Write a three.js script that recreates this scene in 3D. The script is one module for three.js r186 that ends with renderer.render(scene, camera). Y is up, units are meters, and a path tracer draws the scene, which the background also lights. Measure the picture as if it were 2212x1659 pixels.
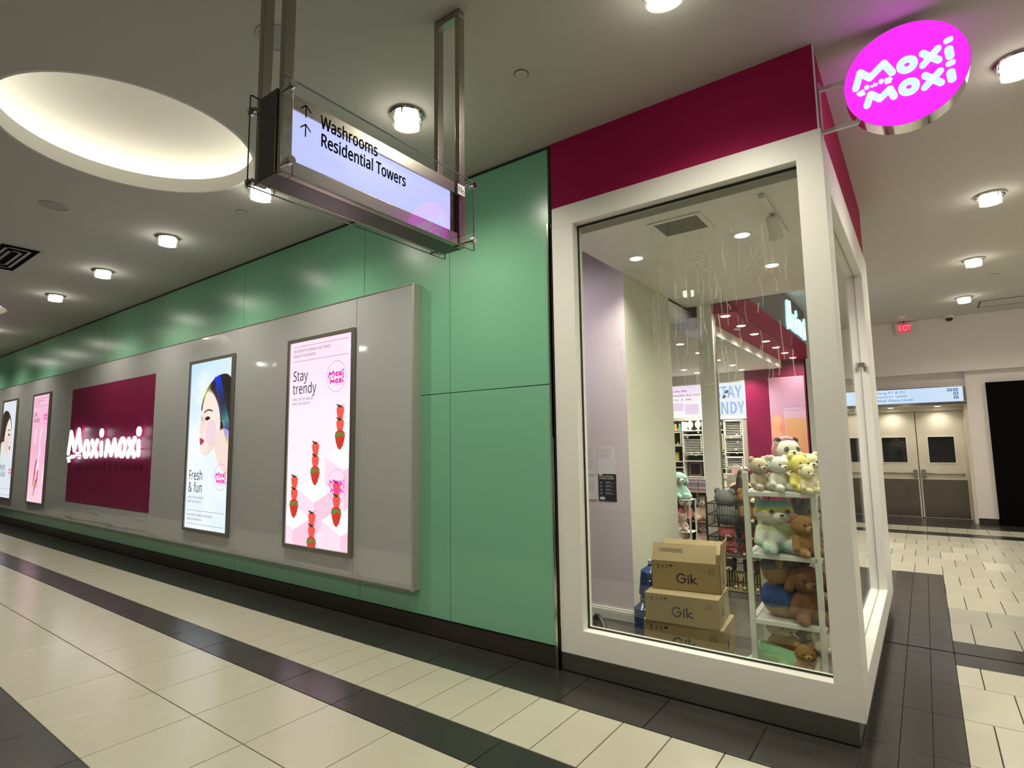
import * as THREE from 'three';
import { RoundedBoxGeometry } from 'three/addons/geometries/RoundedBoxGeometry.js';
import { mergeGeometries, mergeVertices, toCreasedNormals } from 'three/addons/utils/BufferGeometryUtils.js';
import { MarchingCubes } from 'three/addons/objects/MarchingCubes.js';
import { FontLoader } from 'three/addons/loaders/FontLoader.js';
import { TextGeometry } from 'three/addons/geometries/TextGeometry.js';
import { RectAreaLightUniformsLib } from 'three/addons/lights/RectAreaLightUniformsLib.js';

// ------------------------------------------------------------------ camera, light, exposure
// metres; x runs along the green wall, y is up, the green wall is the plane z = -3.47, the photographer stands at x = 0, z = 0
const scene = new THREE.Scene();
scene.background = new THREE.Color(0x000000);
const camera = new THREE.PerspectiveCamera(69.0015, 2212 / 1659, 0.05, 80);
camera.position.set(0, 1.56, 0);
{
  const yaw = -0.6316213, pitch = 0.1075896, roll = -0.0142109;
  const f = new THREE.Vector3(Math.sin(yaw) * Math.cos(pitch), Math.sin(pitch), -Math.cos(yaw) * Math.cos(pitch));
  const r = new THREE.Vector3(Math.cos(yaw), 0, Math.sin(yaw)), u = new THREE.Vector3().crossVectors(r, f);
  const r2 = r.clone().multiplyScalar(Math.cos(roll)).addScaledVector(u, Math.sin(roll));
  const u2 = u.clone().multiplyScalar(Math.cos(roll)).addScaledVector(r, -Math.sin(roll));
  camera.quaternion.setFromRotationMatrix(new THREE.Matrix4().makeBasis(r2, u2, f.clone().negate()));
}
camera.updateMatrixWorld(); camera.updateProjectionMatrix();
const renderer = new THREE.WebGLRenderer({ antialias: true });
renderer.toneMapping = THREE.LinearToneMapping;
renderer.toneMappingExposure = 1.16;
renderer.shadowMap.enabled = true;
RectAreaLightUniformsLib.init();
const WARM = new THREE.Color().setRGB(1, 0.94, 0.77), SHOPWHITE = new THREE.Color().setRGB(1, 0.94, 0.80);
const LAMP_CD = 8.2, LAMP_GLOW = 8;          // mall ceiling lamps
const SHOP_CD = 7;                          // spots in the shop
const SCREEN = 1.0, PANEL_LIGHT = 0.05;     // posters and screens: glow of the face, and of the area light before it
const COVE_CD = 0.022;

// ------------------------------------------------------------------ helpers
let seed = 12345;
const rnd = () => { seed = (seed + 0x6d2b79f5) | 0; let t = Math.imul(seed ^ (seed >>> 15), 1 | seed); t = (t + Math.imul(t ^ (t >>> 7), 61 | t)) ^ t; return ((t ^ (t >>> 14)) >>> 0) / 4294967296; };
const R = (a, b) => a + (b - a) * rnd();
const V = (x, y, z) => new THREE.Vector3(x, y, z);
const counts = {};
const numbered = (n) => { const c = (counts[n] = (counts[n] ?? -1) + 1); return c ? n + '_' + String(c).padStart(3, '0') : n; };
function tag(o, label, category, group) { o.userData.label = label; o.userData.category = category; if (group) o.userData.group = group; return o; }
function thing(name, label, category, pos = [0, 0, 0], group) {
  const o = new THREE.Group(); o.name = numbered(name); o.position.set(...pos); scene.add(o); return tag(o, label, category, group);
}
function struct(name) { const o = new THREE.Group(); o.name = numbered(name); o.userData.kind = 'structure'; scene.add(o); return o; }
function part(parent, name, geo, mat, label) {
  const m = new THREE.Mesh(Array.isArray(geo) ? mg(geo) : geo, mat); m.name = name; m.castShadow = m.receiveShadow = true;
  if (label) m.userData.label = label; parent.add(m); return m;
}
function sub(parent, name) { const g = new THREE.Group(); g.name = name; parent.add(g); return g; }
function solo(name, geo, mat, label, category, pos = [0, 0, 0], group) {
  const m = part(scene, numbered(name), geo, mat); m.position.set(...pos); return tag(m, label, category, group);
}
function structMesh(name, geo, mat) { const m = part(scene, numbered(name), geo, mat); m.userData.kind = 'structure'; return m; }
function copy(o, name, label, pos, turn) {
  const c = o.clone(); c.name = numbered(name); scene.add(c); c.userData = { ...o.userData, label };
  if (pos) c.position.set(...pos); if (turn !== undefined) c.rotation.y = turn; return c;
}
function mg(list) {
  if (list.length === 1) return list[0];
  const gs = list.map((g) => { const n = g.index ? g.toNonIndexed() : g.clone(); for (const k of Object.keys(n.attributes)) if (!['position', 'normal', 'uv', 'color'].includes(k)) n.deleteAttribute(k); n.clearGroups(); return n; });
  const color = gs.every((g) => g.attributes.color), uv = gs.every((g) => g.attributes.uv);
  for (const g of gs) { if (!color) g.deleteAttribute('color'); if (!uv) g.deleteAttribute('uv'); }
  return mergeGeometries(gs);
}
const b2 = (x0, x1, y0, y1, z0, z1) => new THREE.BoxGeometry(Math.abs(x1 - x0), Math.abs(y1 - y0), Math.abs(z1 - z0)).translate((x0 + x1) / 2, (y0 + y1) / 2, (z0 + z1) / 2);
function rb(x0, x1, y0, y1, z0, z1, r = 0.004, s = 2) { return new RoundedBoxGeometry(Math.abs(x1 - x0), Math.abs(y1 - y0), Math.abs(z1 - z0), s, r).translate((x0 + x1) / 2, (y0 + y1) / 2, (z0 + z1) / 2); }
function rod(p, q, r, seg = 10) {
  const a = V(...p), b = V(...q), d = b.clone().sub(a), g = new THREE.CylinderGeometry(r, r, d.length(), seg);
  g.applyQuaternion(new THREE.Quaternion().setFromUnitVectors(V(0, 1, 0), d.normalize())); const c = a.add(b).multiplyScalar(0.5); return g.translate(c.x, c.y, c.z);
}
const lathe = (pts, seg = 32) => toCreasedNormals(new THREE.LatheGeometry(pts.map(([a, b]) => new THREE.Vector2(a, b)), seg), 0.6);
const ball = (x, y, z, r, sx = 1, sy = 1, sz = 1, seg = 18) => new THREE.SphereGeometry(r, seg, Math.round(seg * 0.7)).scale(sx, sy, sz).translate(x, y, z);
const tube = (pts, r, seg = 40, rad = 10) => new THREE.TubeGeometry(new THREE.CatmullRomCurve3(pts.map((p) => V(...p))), seg, r, rad, false);
// a round-ended bar and a ring as flat shapes, extruded: the strokes of the lettering
function capsule(a, b, w, depth, bevel = 0) {
  const d = Math.atan2(b[1] - a[1], b[0] - a[0]), r = w / 2, s = new THREE.Shape();
  s.absarc(b[0], b[1], r, d - Math.PI / 2, d + Math.PI / 2, false); s.absarc(a[0], a[1], r, d + Math.PI / 2, d + Math.PI * 1.5, false); s.closePath();
  return new THREE.ExtrudeGeometry(s, { depth, bevelEnabled: bevel > 0, bevelSize: bevel, bevelThickness: bevel, bevelSegments: 2, curveSegments: 10 });
}
function ringShape(cx, cy, rx, ry, hx, hy, depth) {
  const s = new THREE.Shape(); s.absellipse(cx, cy, rx, ry, 0, Math.PI * 2, false, 0);
  if (hx > 0) { const h = new THREE.Path(); h.absellipse(cx, cy, hx, hy, 0, Math.PI * 2, true, 0); s.holes.push(h); }
  return new THREE.ExtrudeGeometry(s, { depth, bevelEnabled: false, curveSegments: 24 });
}
const line = (pts, w, depth) => mg(pts.slice(1).map((p, i) => capsule(pts[i], p, w, depth)));

// ------------------------------------------------------------------ textures
function dataTex(w, h, f, srgb) {
  const d = new Uint8Array(w * h * 4);
  for (let y = 0; y < h; y++) for (let x = 0; x < w; x++) { const c = f(x / w, y / h, x, y), o = (y * w + x) * 4; for (let k = 0; k < 3; k++) d[o + k] = Math.max(0, Math.min(255, (c.length ? c[k] : c) * 255)); d[o + 3] = 255; }
  const t = new THREE.DataTexture(d, w, h); t.wrapS = t.wrapT = THREE.RepeatWrapping; t.magFilter = THREE.LinearFilter; t.minFilter = THREE.LinearMipmapLinearFilter; t.generateMipmaps = true;
  if (srgb) t.colorSpace = THREE.SRGBColorSpace; t.needsUpdate = true; return t;
}
const hash = (x, y) => { let h = (Math.imul(x, 374761393) + Math.imul(y, 668265263)) | 0; h = Math.imul(h ^ (h >>> 13), 1274126177); return ((h ^ (h >>> 16)) >>> 0) / 4294967296; };
function vnoise(x, y, p) { const ix = Math.floor(x), iy = Math.floor(y), fx = x - ix, fy = y - iy, s = fx * fx * (3 - 2 * fx), t = fy * fy * (3 - 2 * fy), m = (a) => ((a % p) + p) % p; const L = THREE.MathUtils.lerp; return L(L(hash(m(ix), m(iy)), hash(m(ix + 1), m(iy)), s), L(hash(m(ix), m(iy + 1)), hash(m(ix + 1), m(iy + 1)), s), t); }
const fbm = (u, v, p, o = 4) => { let s = 0, a = 0.5, n = 0; for (let i = 0; i < o; i++) { s += a * vnoise(u * p, v * p, p); n += a; a *= 0.5; p *= 2; } return s / n; };
const stoneTex = dataTex(256, 256, (u, v, x, y) => 0.9 + 0.07 * fbm(u, v, 6) + 0.03 * hash(x, y), false);
const roughTex = dataTex(256, 256, (u, v) => { const g = 0.84 + 0.16 * fbm(u, v, 5, 5); return [g, g, g]; });
const brushTex = dataTex(256, 256, (u, v, x, y) => { const g = 0.7 + 0.3 * vnoise(u * 4, v * 200, 200) * 0.6 + 0.12 * hash(3, y); return [g, g, g]; });
const waveTex = dataTex(256, 256, (u, v) => { const g = fbm(u, v, 3, 2); return [g, g, g]; });
const plasterTex = dataTex(256, 256, (u, v) => { const g = fbm(u, v, 16, 4); return [g, g, g]; });
const cardTex = dataTex(256, 256, (u, v, x, y) => { const n = 0.9 + 0.1 * fbm(u, v, 8) - 0.04 * (vnoise(u * 3, v * 90, 90)); return [n, n, n]; });
const woodTex = dataTex(128, 256, (u, v) => { const n = 0.8 + 0.2 * vnoise(u * 40, v * 4, 40); return [n, n, n]; });
const scuffTex = dataTex(256, 256, (u, v) => { const g = 0.72 + 0.28 * fbm(u, v, 4, 4) * (0.6 + 0.4 * vnoise(u * 3, v * 60, 60)); return [g, g, g]; });
function canvasTex(w, h, draw) {
  const c = document.createElement('canvas'); c.width = w; c.height = h; const x = c.getContext('2d'); draw(x, w, h);
  const t = new THREE.CanvasTexture(c); t.colorSpace = THREE.SRGBColorSpace; t.magFilter = THREE.LinearFilter; return t;
}
function rep(t, a, b) { const c = t.clone(); c.repeat.set(a, b); c.needsUpdate = true; return c; }

// ------------------------------------------------------------------ materials
const lin = (r, g, b) => new THREE.Color().setRGB(r, g, b);
const std = (color, roughness, o = {}) => new THREE.MeshStandardMaterial({ color, roughness, ...o });
const phys = (color, roughness, o = {}) => new THREE.MeshPhysicalMaterial({ color, roughness, ...o });
const M = {
  ceiling: std(lin(0.57, 0.555, 0.515), 0.9, { bumpMap: plasterTex, bumpScale: 0.0008 }),
  cove: std(lin(0.8, 0.79, 0.75), 0.85),
  grout: std(lin(0.05, 0.046, 0.04), 0.9),
  tile: std(lin(1, 1, 1), 0.27, { vertexColors: true, map: stoneTex, roughnessMap: roughTex }),
  green: phys(lin(0.205, 0.50, 0.325), 0.24, { ior: 1.6 }),
  darkjoint: std(lin(0.02, 0.03, 0.025), 0.8),
  plinth: std(lin(0.05, 0.04, 0.033), 0.3, { metalness: 0.25 }),
  chrome: std(lin(0.62, 0.6, 0.56), 0.16, { metalness: 1 }),
  steel: std(lin(0.42, 0.385, 0.34), 0.24, { metalness: 1 }),
  polished: std(lin(0.75, 0.73, 0.7), 0.1, { metalness: 1 }),
  plinthSteel: std(lin(0.3, 0.3, 0.26), 0.24, { metalness: 0.9 }),
  frameGrey: std(lin(0.3, 0.28, 0.25), 0.36, { metalness: 0.8 }),
  panel: phys(lin(0.47, 0.475, 0.485), 0.05, { ior: 1.9, bumpMap: waveTex, bumpScale: 0.006 }),
  magenta: phys(lin(0.36, 0.01, 0.08), 0.7, { specularIntensity: 0.3 }),
  magentaPrint: phys(lin(0.2, 0.009, 0.06), 0.4, { specularIntensity: 0.5 }),
  white: std(lin(0.84, 0.825, 0.78), 0.42),
  wall: std(lin(0.72, 0.7, 0.67), 0.8, { bumpMap: plasterTex, bumpScale: 0.0005 }),
  farWall: std(lin(0.78, 0.71, 0.70), 0.8, { bumpMap: plasterTex, bumpScale: 0.0005 }),
  lilac: std(lin(0.78, 0.68, 0.76), 0.7),  // pinkish light on the notice wall, put into its paint
  olive: std(lin(0.62, 0.62, 0.53), 0.75),
  black: phys(lin(0.003, 0.003, 0.003), 0.9, { specularIntensity: 0.1 }),
  blackPlastic: std(lin(0.012, 0.012, 0.013), 0.35),
  blackWire: std(lin(0.012, 0.011, 0.01), 0.4, { metalness: 0.3 }),
  glass: phys(lin(0.97, 0.99, 0.98), 0.0, { transmission: 1, thickness: 0, ior: 1.5 }),
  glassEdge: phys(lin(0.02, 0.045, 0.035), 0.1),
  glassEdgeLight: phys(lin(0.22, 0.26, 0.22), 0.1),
  glassFront: phys(lin(0.95, 0.97, 0.93), 0.0, { transmission: 1, thickness: 0, ior: 1.52 }),
  signGlass: phys(lin(0.97, 0.985, 0.98), 0.0, { transmission: 1, thickness: 0, ior: 1.45 }),
  lampGlass: phys(lin(0.98, 0.97, 0.94), 0.04, { transmission: 1, thickness: 0, ior: 1.45 }),
  dark: std(lin(0.03, 0.028, 0.025), 0.6),
  door: std(lin(0.66, 0.6, 0.49), 0.5),
  kick: std(lin(0.22, 0.2, 0.17), 0.4, { metalness: 0.8, map: scuffTex, roughnessMap: scuffTex }),
  windowDark: phys(lin(0.01, 0.011, 0.012), 0.08, { clearcoat: 0.6 }),
  card: std(lin(0.33, 0.255, 0.13), 0.75, { map: cardTex }),
  cardDark: std(lin(0.4, 0.28, 0.13), 0.7, { map: cardTex }),
  tape: phys(lin(0.28, 0.2, 0.1), 0.2, { clearcoat: 0.5 }),
  bayTile: std(lin(0.075, 0.068, 0.058), 0.28, { roughnessMap: roughTex }),
  wood: std(lin(0.3, 0.19, 0.1), 0.6, { map: woodTex }),
  rackWhite: std(lin(0.72, 0.75, 0.70), 0.35),
};
const glow = (color, k, base = 0x222222) => new THREE.MeshStandardMaterial({ color: base, roughness: 0.5, emissive: color, emissiveIntensity: k });
const screenMat = (t, k = SCREEN) => new THREE.MeshPhysicalMaterial({ color: 0x0a0a0a, roughness: 0.08, emissive: 0xffffff, emissiveMap: t, emissiveIntensity: k, clearcoat: 0.4, clearcoatRoughness: 0.02 });
const printMat = (t, rough = 0.6, o = {}) => new THREE.MeshStandardMaterial({ map: t, roughness: rough, ...o });

// ------------------------------------------------------------------ lights
function spot(p, to, cd, color, angle = 1.25, penumbra = 0.7, radius = 3) {
  const l = new THREE.SpotLight(color, cd, 0, angle, penumbra, 2); l.name = 'ceiling_spot'; l.position.set(...p); l.target.position.set(...to); l.target.name = 'spot_target';
  l.castShadow = true; l.shadow.radius = radius; scene.add(l, l.target); return l;
}
function bulb(p, cd, color, radius = 2) { const l = new THREE.PointLight(color, cd); l.name = 'bulb_glow'; l.position.set(...p); l.castShadow = true; l.shadow.radius = radius; scene.add(l); return l; }
function areaLight(p, normal, w, h, color, k) {
  const l = new THREE.RectAreaLight(color, k, w, h); l.name = 'panel_glow'; l.position.set(...p);
  l.lookAt(p[0] + normal[0], p[1] + normal[1], p[2] + normal[2]); scene.add(l); return l;
}

// ------------------------------------------------------------------ the setting: floor of tiles
const CEIL = 3.846, WALL = -3.468;
const tileTones = { beige: [[0.49, 0.466, 0.375], [0.475, 0.452, 0.362], [0.505, 0.48, 0.39], [0.58, 0.552, 0.45]], greyBeige: [[0.37, 0.355, 0.30], [0.36, 0.345, 0.29]], hall: [[0.49, 0.468, 0.375], [0.48, 0.458, 0.367]], dark: [[0.030, 0.027, 0.025], [0.034, 0.031, 0.028], [0.027, 0.024, 0.022]] };
const tileCache = new Map();
function tileGeo(w, d, tone) {
  const key = w.toFixed(3) + d.toFixed(3) + tone.join(); if (tileCache.has(key)) return tileCache.get(key);
  const c = 0.0015, h = 0.011, a = w / 2, b = d / 2, P = [], U = [];
  const q = (p) => { for (const i of [0, 1, 2, 0, 2, 3]) { P.push(...p[i]); U.push(p[i][0] + 0.3, p[i][2] + 0.7); } };
  const T = [[-a + c, 0, b - c], [a - c, 0, b - c], [a - c, 0, -b + c], [-a + c, 0, -b + c]], E = [[-a, -c, b], [a, -c, b], [a, -c, -b], [-a, -c, -b]], B = E.map(([x, , z]) => [x, -h, z]);
  q(T); for (let i = 0; i < 4; i++) { const j = (i + 1) % 4; q([E[i], E[j], T[j], T[i]]); q([B[i], B[j], E[j], E[i]]); }
  const g = new THREE.BufferGeometry(); g.setAttribute('position', new THREE.Float32BufferAttribute(P, 3)); g.setAttribute('uv', new THREE.Float32BufferAttribute(U, 2));
  g.setAttribute('color', new THREE.Float32BufferAttribute(Array.from({ length: P.length }, (_, i) => tone[i % 3]), 3)); g.computeVertexNormals(); tileCache.set(key, g); return g;
}
const tiles = [];
function layTile(x0, x1, z0, z1, kind, j = 0.003) { if (x1 - x0 < 0.02 || Math.abs(z1 - z0) < 0.02) return; tiles.push({ x: (x0 + x1) / 2, z: (z0 + z1) / 2, w: x1 - x0 - 2 * j, d: Math.abs(z1 - z0) - 2 * j, tone: tileTones[kind][Math.floor(rnd() * rnd() * tileTones[kind].length)] }); }
function row(x0, x1, z0, z1, pitch, at, kind, j) { let x = at - Math.ceil((at - x0) / pitch) * pitch; for (; x < x1; x += pitch) layTile(Math.max(x, x0), Math.min(x + pitch, x1), z0, z1, kind, j); }
// hall in front of the green wall
const HX0 = -19;
row(HX0, -0.376, -3.468, -3.035, 0.556, -3.035, 'dark');
row(HX0, 0.06, -3.035, -2.5, 0.277, -3.141, 'hall');
row(HX0, 0.6, -2.5, -2.228, 0.556, -3.035, 'dark');
row(HX0, 0.6, -2.228, -1.684, 0.556, -3.035, 'hall');
row(HX0, 0.6, -1.684, -1.128, 0.556, -3.035, 'hall', 0.0035);
row(HX0, 0.6, -1.128, -0.58, 0.556, -3.035, 'dark');
// side corridor: dark strip along the shop window, then half-bond beige tiles
for (const [a, b] of [[-0.376, -0.218], [-0.218, -0.079], [-0.079, 0.06]]) {
  let z = -3.035, i = 0; for (const z1 of [-3.588, -4.138, -4.675, -5.22, -5.344, -5.66, -6.25, -6.79, -7.33, -7.79, -8.243]) { layTile(a, b, z, z1, 'dark', 0.0012); z = z1; i++; }
}
{
  const zs = [-3.035, -3.588, -4.138, -4.675, -5.071, -5.344, -5.649, -6.2, -6.712, -7.24, -7.76, -8.243, -8.82, -9.33, -9.87, -10.38, -10.89, -11.5];
  for (let i = 0; i + 1 < zs.length; i++) {
    const band = zs[i] <= -5.07 && zs[i + 1] >= -5.65, at = (i % 2 ? 0.19 : 0.325) + (zs[i] < -5.6 ? 0.0 : 0), left = zs[i] <= -8.2 ? -1.6 : 0.06;
    if (band) row(0.06, 3.2, zs[i], zs[i + 1], 0.54, 0.06, 'dark', i === 4 || i === 5 ? 0.004 : 0.0025);
    else row(left, 3.2, zs[i], zs[i + 1], 0.272, zs[i] > -5.1 ? (i % 2 ? 0.19 : 0.325) : (i % 2 ? 0.335 : 0.2), zs[i] < -5.6 && zs[i + 1] > -6.8 ? 'greyBeige' : 'beige');
  }
  row(-1.7, 3.2, -11.5, -11.913, 0.54, 0.06, 'dark'); row(-1.7, 3.2, -11.913, -12.57, 0.272, 0.2, 'beige'); row(-1.7, 3.2, -12.57, -13.9, 0.54, 0.06, 'dark');
}
{
  const floor = struct('floor');
  part(floor, 'floor_slab', b2(-24, 8, -0.2, -0.0085, -14.2, 5.2), M.grout);
  const p = V(), area = (t) => {
    let x0 = 1e9, x1 = -1e9, y0 = 1e9, y1 = -1e9;
    for (const [a, b] of [[-1, -1], [1, -1], [1, 1], [-1, 1]]) {
      p.set(t.x + (a * t.w) / 2, 0, t.z + (b * t.d) / 2); const v = p.clone().applyMatrix4(camera.matrixWorldInverse); if (v.z > -0.3) return 0;
      p.project(camera); x0 = Math.min(x0, p.x); x1 = Math.max(x1, p.x); y0 = Math.min(y0, p.y); y1 = Math.max(y1, p.y);
    }
    x0 = Math.max(x0, -1); x1 = Math.min(x1, 1); y0 = Math.max(y0, -1); y1 = Math.min(y1, 1); return x1 > x0 && y1 > y0 ? (x1 - x0) * (y1 - y0) : 0;
  };
  part(floor, 'expansion_joint', b2(-0.376, 3.2, -0.008, 0.0009, -5.351, -5.337), M.black);
  for (const t of tiles) t.area = area(t);
  tiles.sort((a, b) => b.area - a.area);
  const rest = [];
  tiles.forEach((t, i) => { const g = tileGeo(t.w, t.d, t.tone); if (i < 299) part(floor, 'tile', g, M.tile).position.set(t.x, 0, t.z); else rest.push(g.clone().translate(t.x, 0, t.z)); });
  const field = part(floor, 'tile_field', rest, M.tile); field.userData.kind = 'stuff';
  // plain paving where the photograph does not look
  const pav = [b2(-24, 8, -0.0085, -0.0005, -0.575, 5.2), b2(0.605, 8, -0.0085, -0.0005, -3.03, -0.58)];
  for (const g of pav) g.setAttribute('color', new THREE.Float32BufferAttribute(Array.from({ length: g.attributes.position.count * 3 }, (_, i) => tileTones.dark[1][i % 3]), 3));
  part(floor, 'paving', pav, M.tile);
}
// the shop's own dark tiles
{
  const f = struct('floor'); const list = [];
  for (let x = -6.2; x < -0.5; x += 0.6) for (let z = -3.62; z > -11; z -= 0.6) {
    const x1 = Math.min(x + 0.597, z > -6.6 ? -0.47 : -1.62), z1 = Math.max(z - 0.597, -11.0); if (x1 - x < 0.05) continue;
    const g = b2(x, x1, -0.0085, 0.001, z1, z); if (x > -2.3 && z > -5.5) part(f, 'tile', g, M.bayTile); else list.push(g);
  }
  part(f, 'tile_field', list, M.bayTile).userData.kind = 'stuff';
}

// ------------------------------------------------------------------ ceiling with two round coves
const COVES = [[-4.614, -1.547], [-12.075, -1.547]], COVE_R = 0.812;
{
  const s = new THREE.Shape([[-24, -14.2], [8, -14.2], [8, 5.2], [-24, 5.2]].map(([x, z]) => new THREE.Vector2(x, z)));
  for (const [x, z] of COVES) { const h = new THREE.Path(); h.absarc(x, z, COVE_R + 0.012, 0, Math.PI * 2, true); s.holes.push(h); }
  structMesh('ceiling', new THREE.ExtrudeGeometry(s, { depth: 0.03, bevelEnabled: false, curveSegments: 72 }).rotateX(Math.PI / 2).translate(0, CEIL + 0.03, 0), M.ceiling);
}
COVES.forEach(([x, z], i) => {
  const t = thing('cove_light', i ? 'round recessed ceiling cove at the far end of the hall, cut by the picture edge' : 'large round recessed ceiling cove glowing warm, beside the hanging direction sign', 'ceiling light', [x, CEIL, z]);
  part(t, 'rim', lathe([[COVE_R, -0.001], [COVE_R + 0.02, -0.001], [COVE_R + 0.02, 0.12], [COVE_R, 0.12], [COVE_R, -0.001]], 96), M.cove);
  part(t, 'trough', lathe([[COVE_R + 0.02, 0.06], [COVE_R + 0.22, 0.06], [COVE_R + 0.22, 0.2]], 64), M.cove);
  const dome = []; for (let k = 0; k <= 16; k++) { const a = k / 16; dome.push([(COVE_R + 0.22) * Math.sin((a * Math.PI) / 2), 0.2 + 0.22 * Math.cos((a * Math.PI) / 2)]); }
  part(t, 'dome', lathe(dome, 64), M.cove);
  part(t, 'light_strip', new THREE.TorusGeometry(COVE_R + 0.13, 0.02, 8, 72).rotateX(Math.PI / 2).translate(0, 0.085, 0), glow(WARM, 3.6), 'glowing strip hidden behind the rim');
  const n = i ? 8 : 24; for (let k = 0; k < n; k++) { const a = (k / n) * Math.PI * 2; bulb([x + Math.cos(a) * (COVE_R + 0.13), CEIL + 0.125, z + Math.sin(a) * (COVE_R + 0.13)], COVE_CD * (24 / n), WARM, 2); }
});

// ------------------------------------------------------------------ green panelled wall, plinth, corner trim
{
  const w = struct('wall_left');
  part(w, 'backing', b2(-24, -2.16, 0, CEIL, -3.75, -3.486), M.darkjoint);
  const xs = [-2.172, -3.184, -4.316, -6.58, -8.853, -11.12, -13.39, -15.66, -17.93, -20.2, -22.5], ys = [0.148, 1.997, 3.815];
  for (let i = 0; i + 1 < xs.length; i++) for (let k = 0; k < 2; k++) part(w, 'panel', rb(xs[i + 1] + 0.003, xs[i] - 0.003, ys[k] + 0.003, ys[k + 1] - 0.003, -3.488, WALL, 0.0015, 1), M.green);
  const bb = struct('baseboard_left'); const bx = [-2.172, -4.316, -6.58, -8.853, -11.12, -13.39, -15.66, -17.93, -20.2];
  for (let i = 0; i + 1 < bx.length; i++) part(bb, 'plinth_board', rb(bx[i + 1] + 0.001, bx[i] - 0.001, 0.001, 0.14, -3.5, -3.474, 0.002, 1), M.plinth);
  const tr = struct('trim_1');
  part(tr, 'channel', [b2(-2.168, -2.16, 0.003, 3.215, -3.50, -3.452), b2(-2.182, -2.16, 0.003, 3.215, -3.466, -3.452)], M.chrome);
}

// ------------------------------------------------------------------ shop window: fascia, white frame, panes, plinth
{
  const fa = struct('trim_2');
  part(fa, 'fascia_front', b2(-2.15, -0.354, 3.322, CEIL, -3.62, -3.476), M.magenta);
  part(fa, 'fascia_side', b2(-0.48, -0.354, 3.322, CEIL, -6.44, -3.621), M.magenta);
  part(fa, 'corner_bead', [b2(-0.356, -0.348, 3.322, CEIL - 0.001, -3.484, -3.472)], M.white);
  const w = struct('window_1'), Z0 = -3.6, Z1 = WALL, X0 = -0.466, X1 = -0.342, T = 3.325, B = 0.122;
  const g = sub(w, 'front_frame');
  part(g, 'bottom_rail', rb(-2.145, X1, B, 0.292, Z0, Z1, 0.004), M.white);
  part(g, 'top_rail', rb(-2.145, X1, 3.17, T, Z0, Z1, 0.004), M.white);
  part(g, 'stile', b2(-2.145, -1.967, 0.29, 3.172, Z0, Z1), M.white);
  part(g, 'stile', b2(-0.477, X1, 0.29, 3.172, Z0, Z1), M.white);
  const gz = -3.545;
  part(g, 'gasket', [b2(-1.967, -1.957, 0.292, 3.17, gz - 0.006, gz + 0.006), b2(-0.487, -0.477, 0.292, 3.17, gz - 0.006, gz + 0.006), b2(-1.967, -0.477, 0.292, 0.302, gz - 0.006, gz + 0.006), b2(-1.967, -0.477, 3.155, 3.17, gz - 0.006, gz + 0.006)], M.blackPlastic);
  part(w, 'pane', b2(-1.958, -0.486, 0.3, 3.158, gz - 0.003, gz + 0.003).toNonIndexed(), M.glassFront);
  const s = sub(w, 'side_frame');
  part(s, 'bottom_rail', rb(X0, X1, B, 0.292, -6.55, Z0, 0.004), M.white);
  part(s, 'top_rail', rb(X0, X1, 3.03, T, -6.55, Z0, 0.004), M.white);
  part(s, 'stile', b2(X0, X1, 0.29, 3.032, -3.72, Z0 + 0.001), M.white);
  part(s, 'stile', b2(X0, X1, 0.29, 3.032, -6.55, -5.8), M.white);
  part(s, 'gasket', [b2(-0.41, -0.402, 0.292, 3.03, -5.807, -5.8), b2(-0.41, -0.402, 0.292, 0.297, -5.8, -3.72), b2(-0.41, -0.402, 3.024, 3.03, -5.8, -3.72)], std(lin(0.25, 0.24, 0.2), 0.5));
  part(w, 'pane', b2(-0.409, -0.403, 0.296, 3.024, -5.802, -3.718), M.glass);
  part(w, 'corner_clip', [rb(-0.402, -0.372, 2.2, 2.235, -5.83, -5.76, 0.004), rb(-0.385, -0.36, 2.16, 2.2, -5.815, -5.785, 0.004)], M.chrome);
  const pl = struct('baseboard_front');
  part(pl, 'plinth_front', b2(-2.15, -0.376, 0.001, B, -3.6, -3.48), M.plinthSteel);
  part(pl, 'plinth_side', b2(-0.46, -0.376, 0.001, B, -6.53, -3.6), M.plinthSteel);
}
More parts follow.
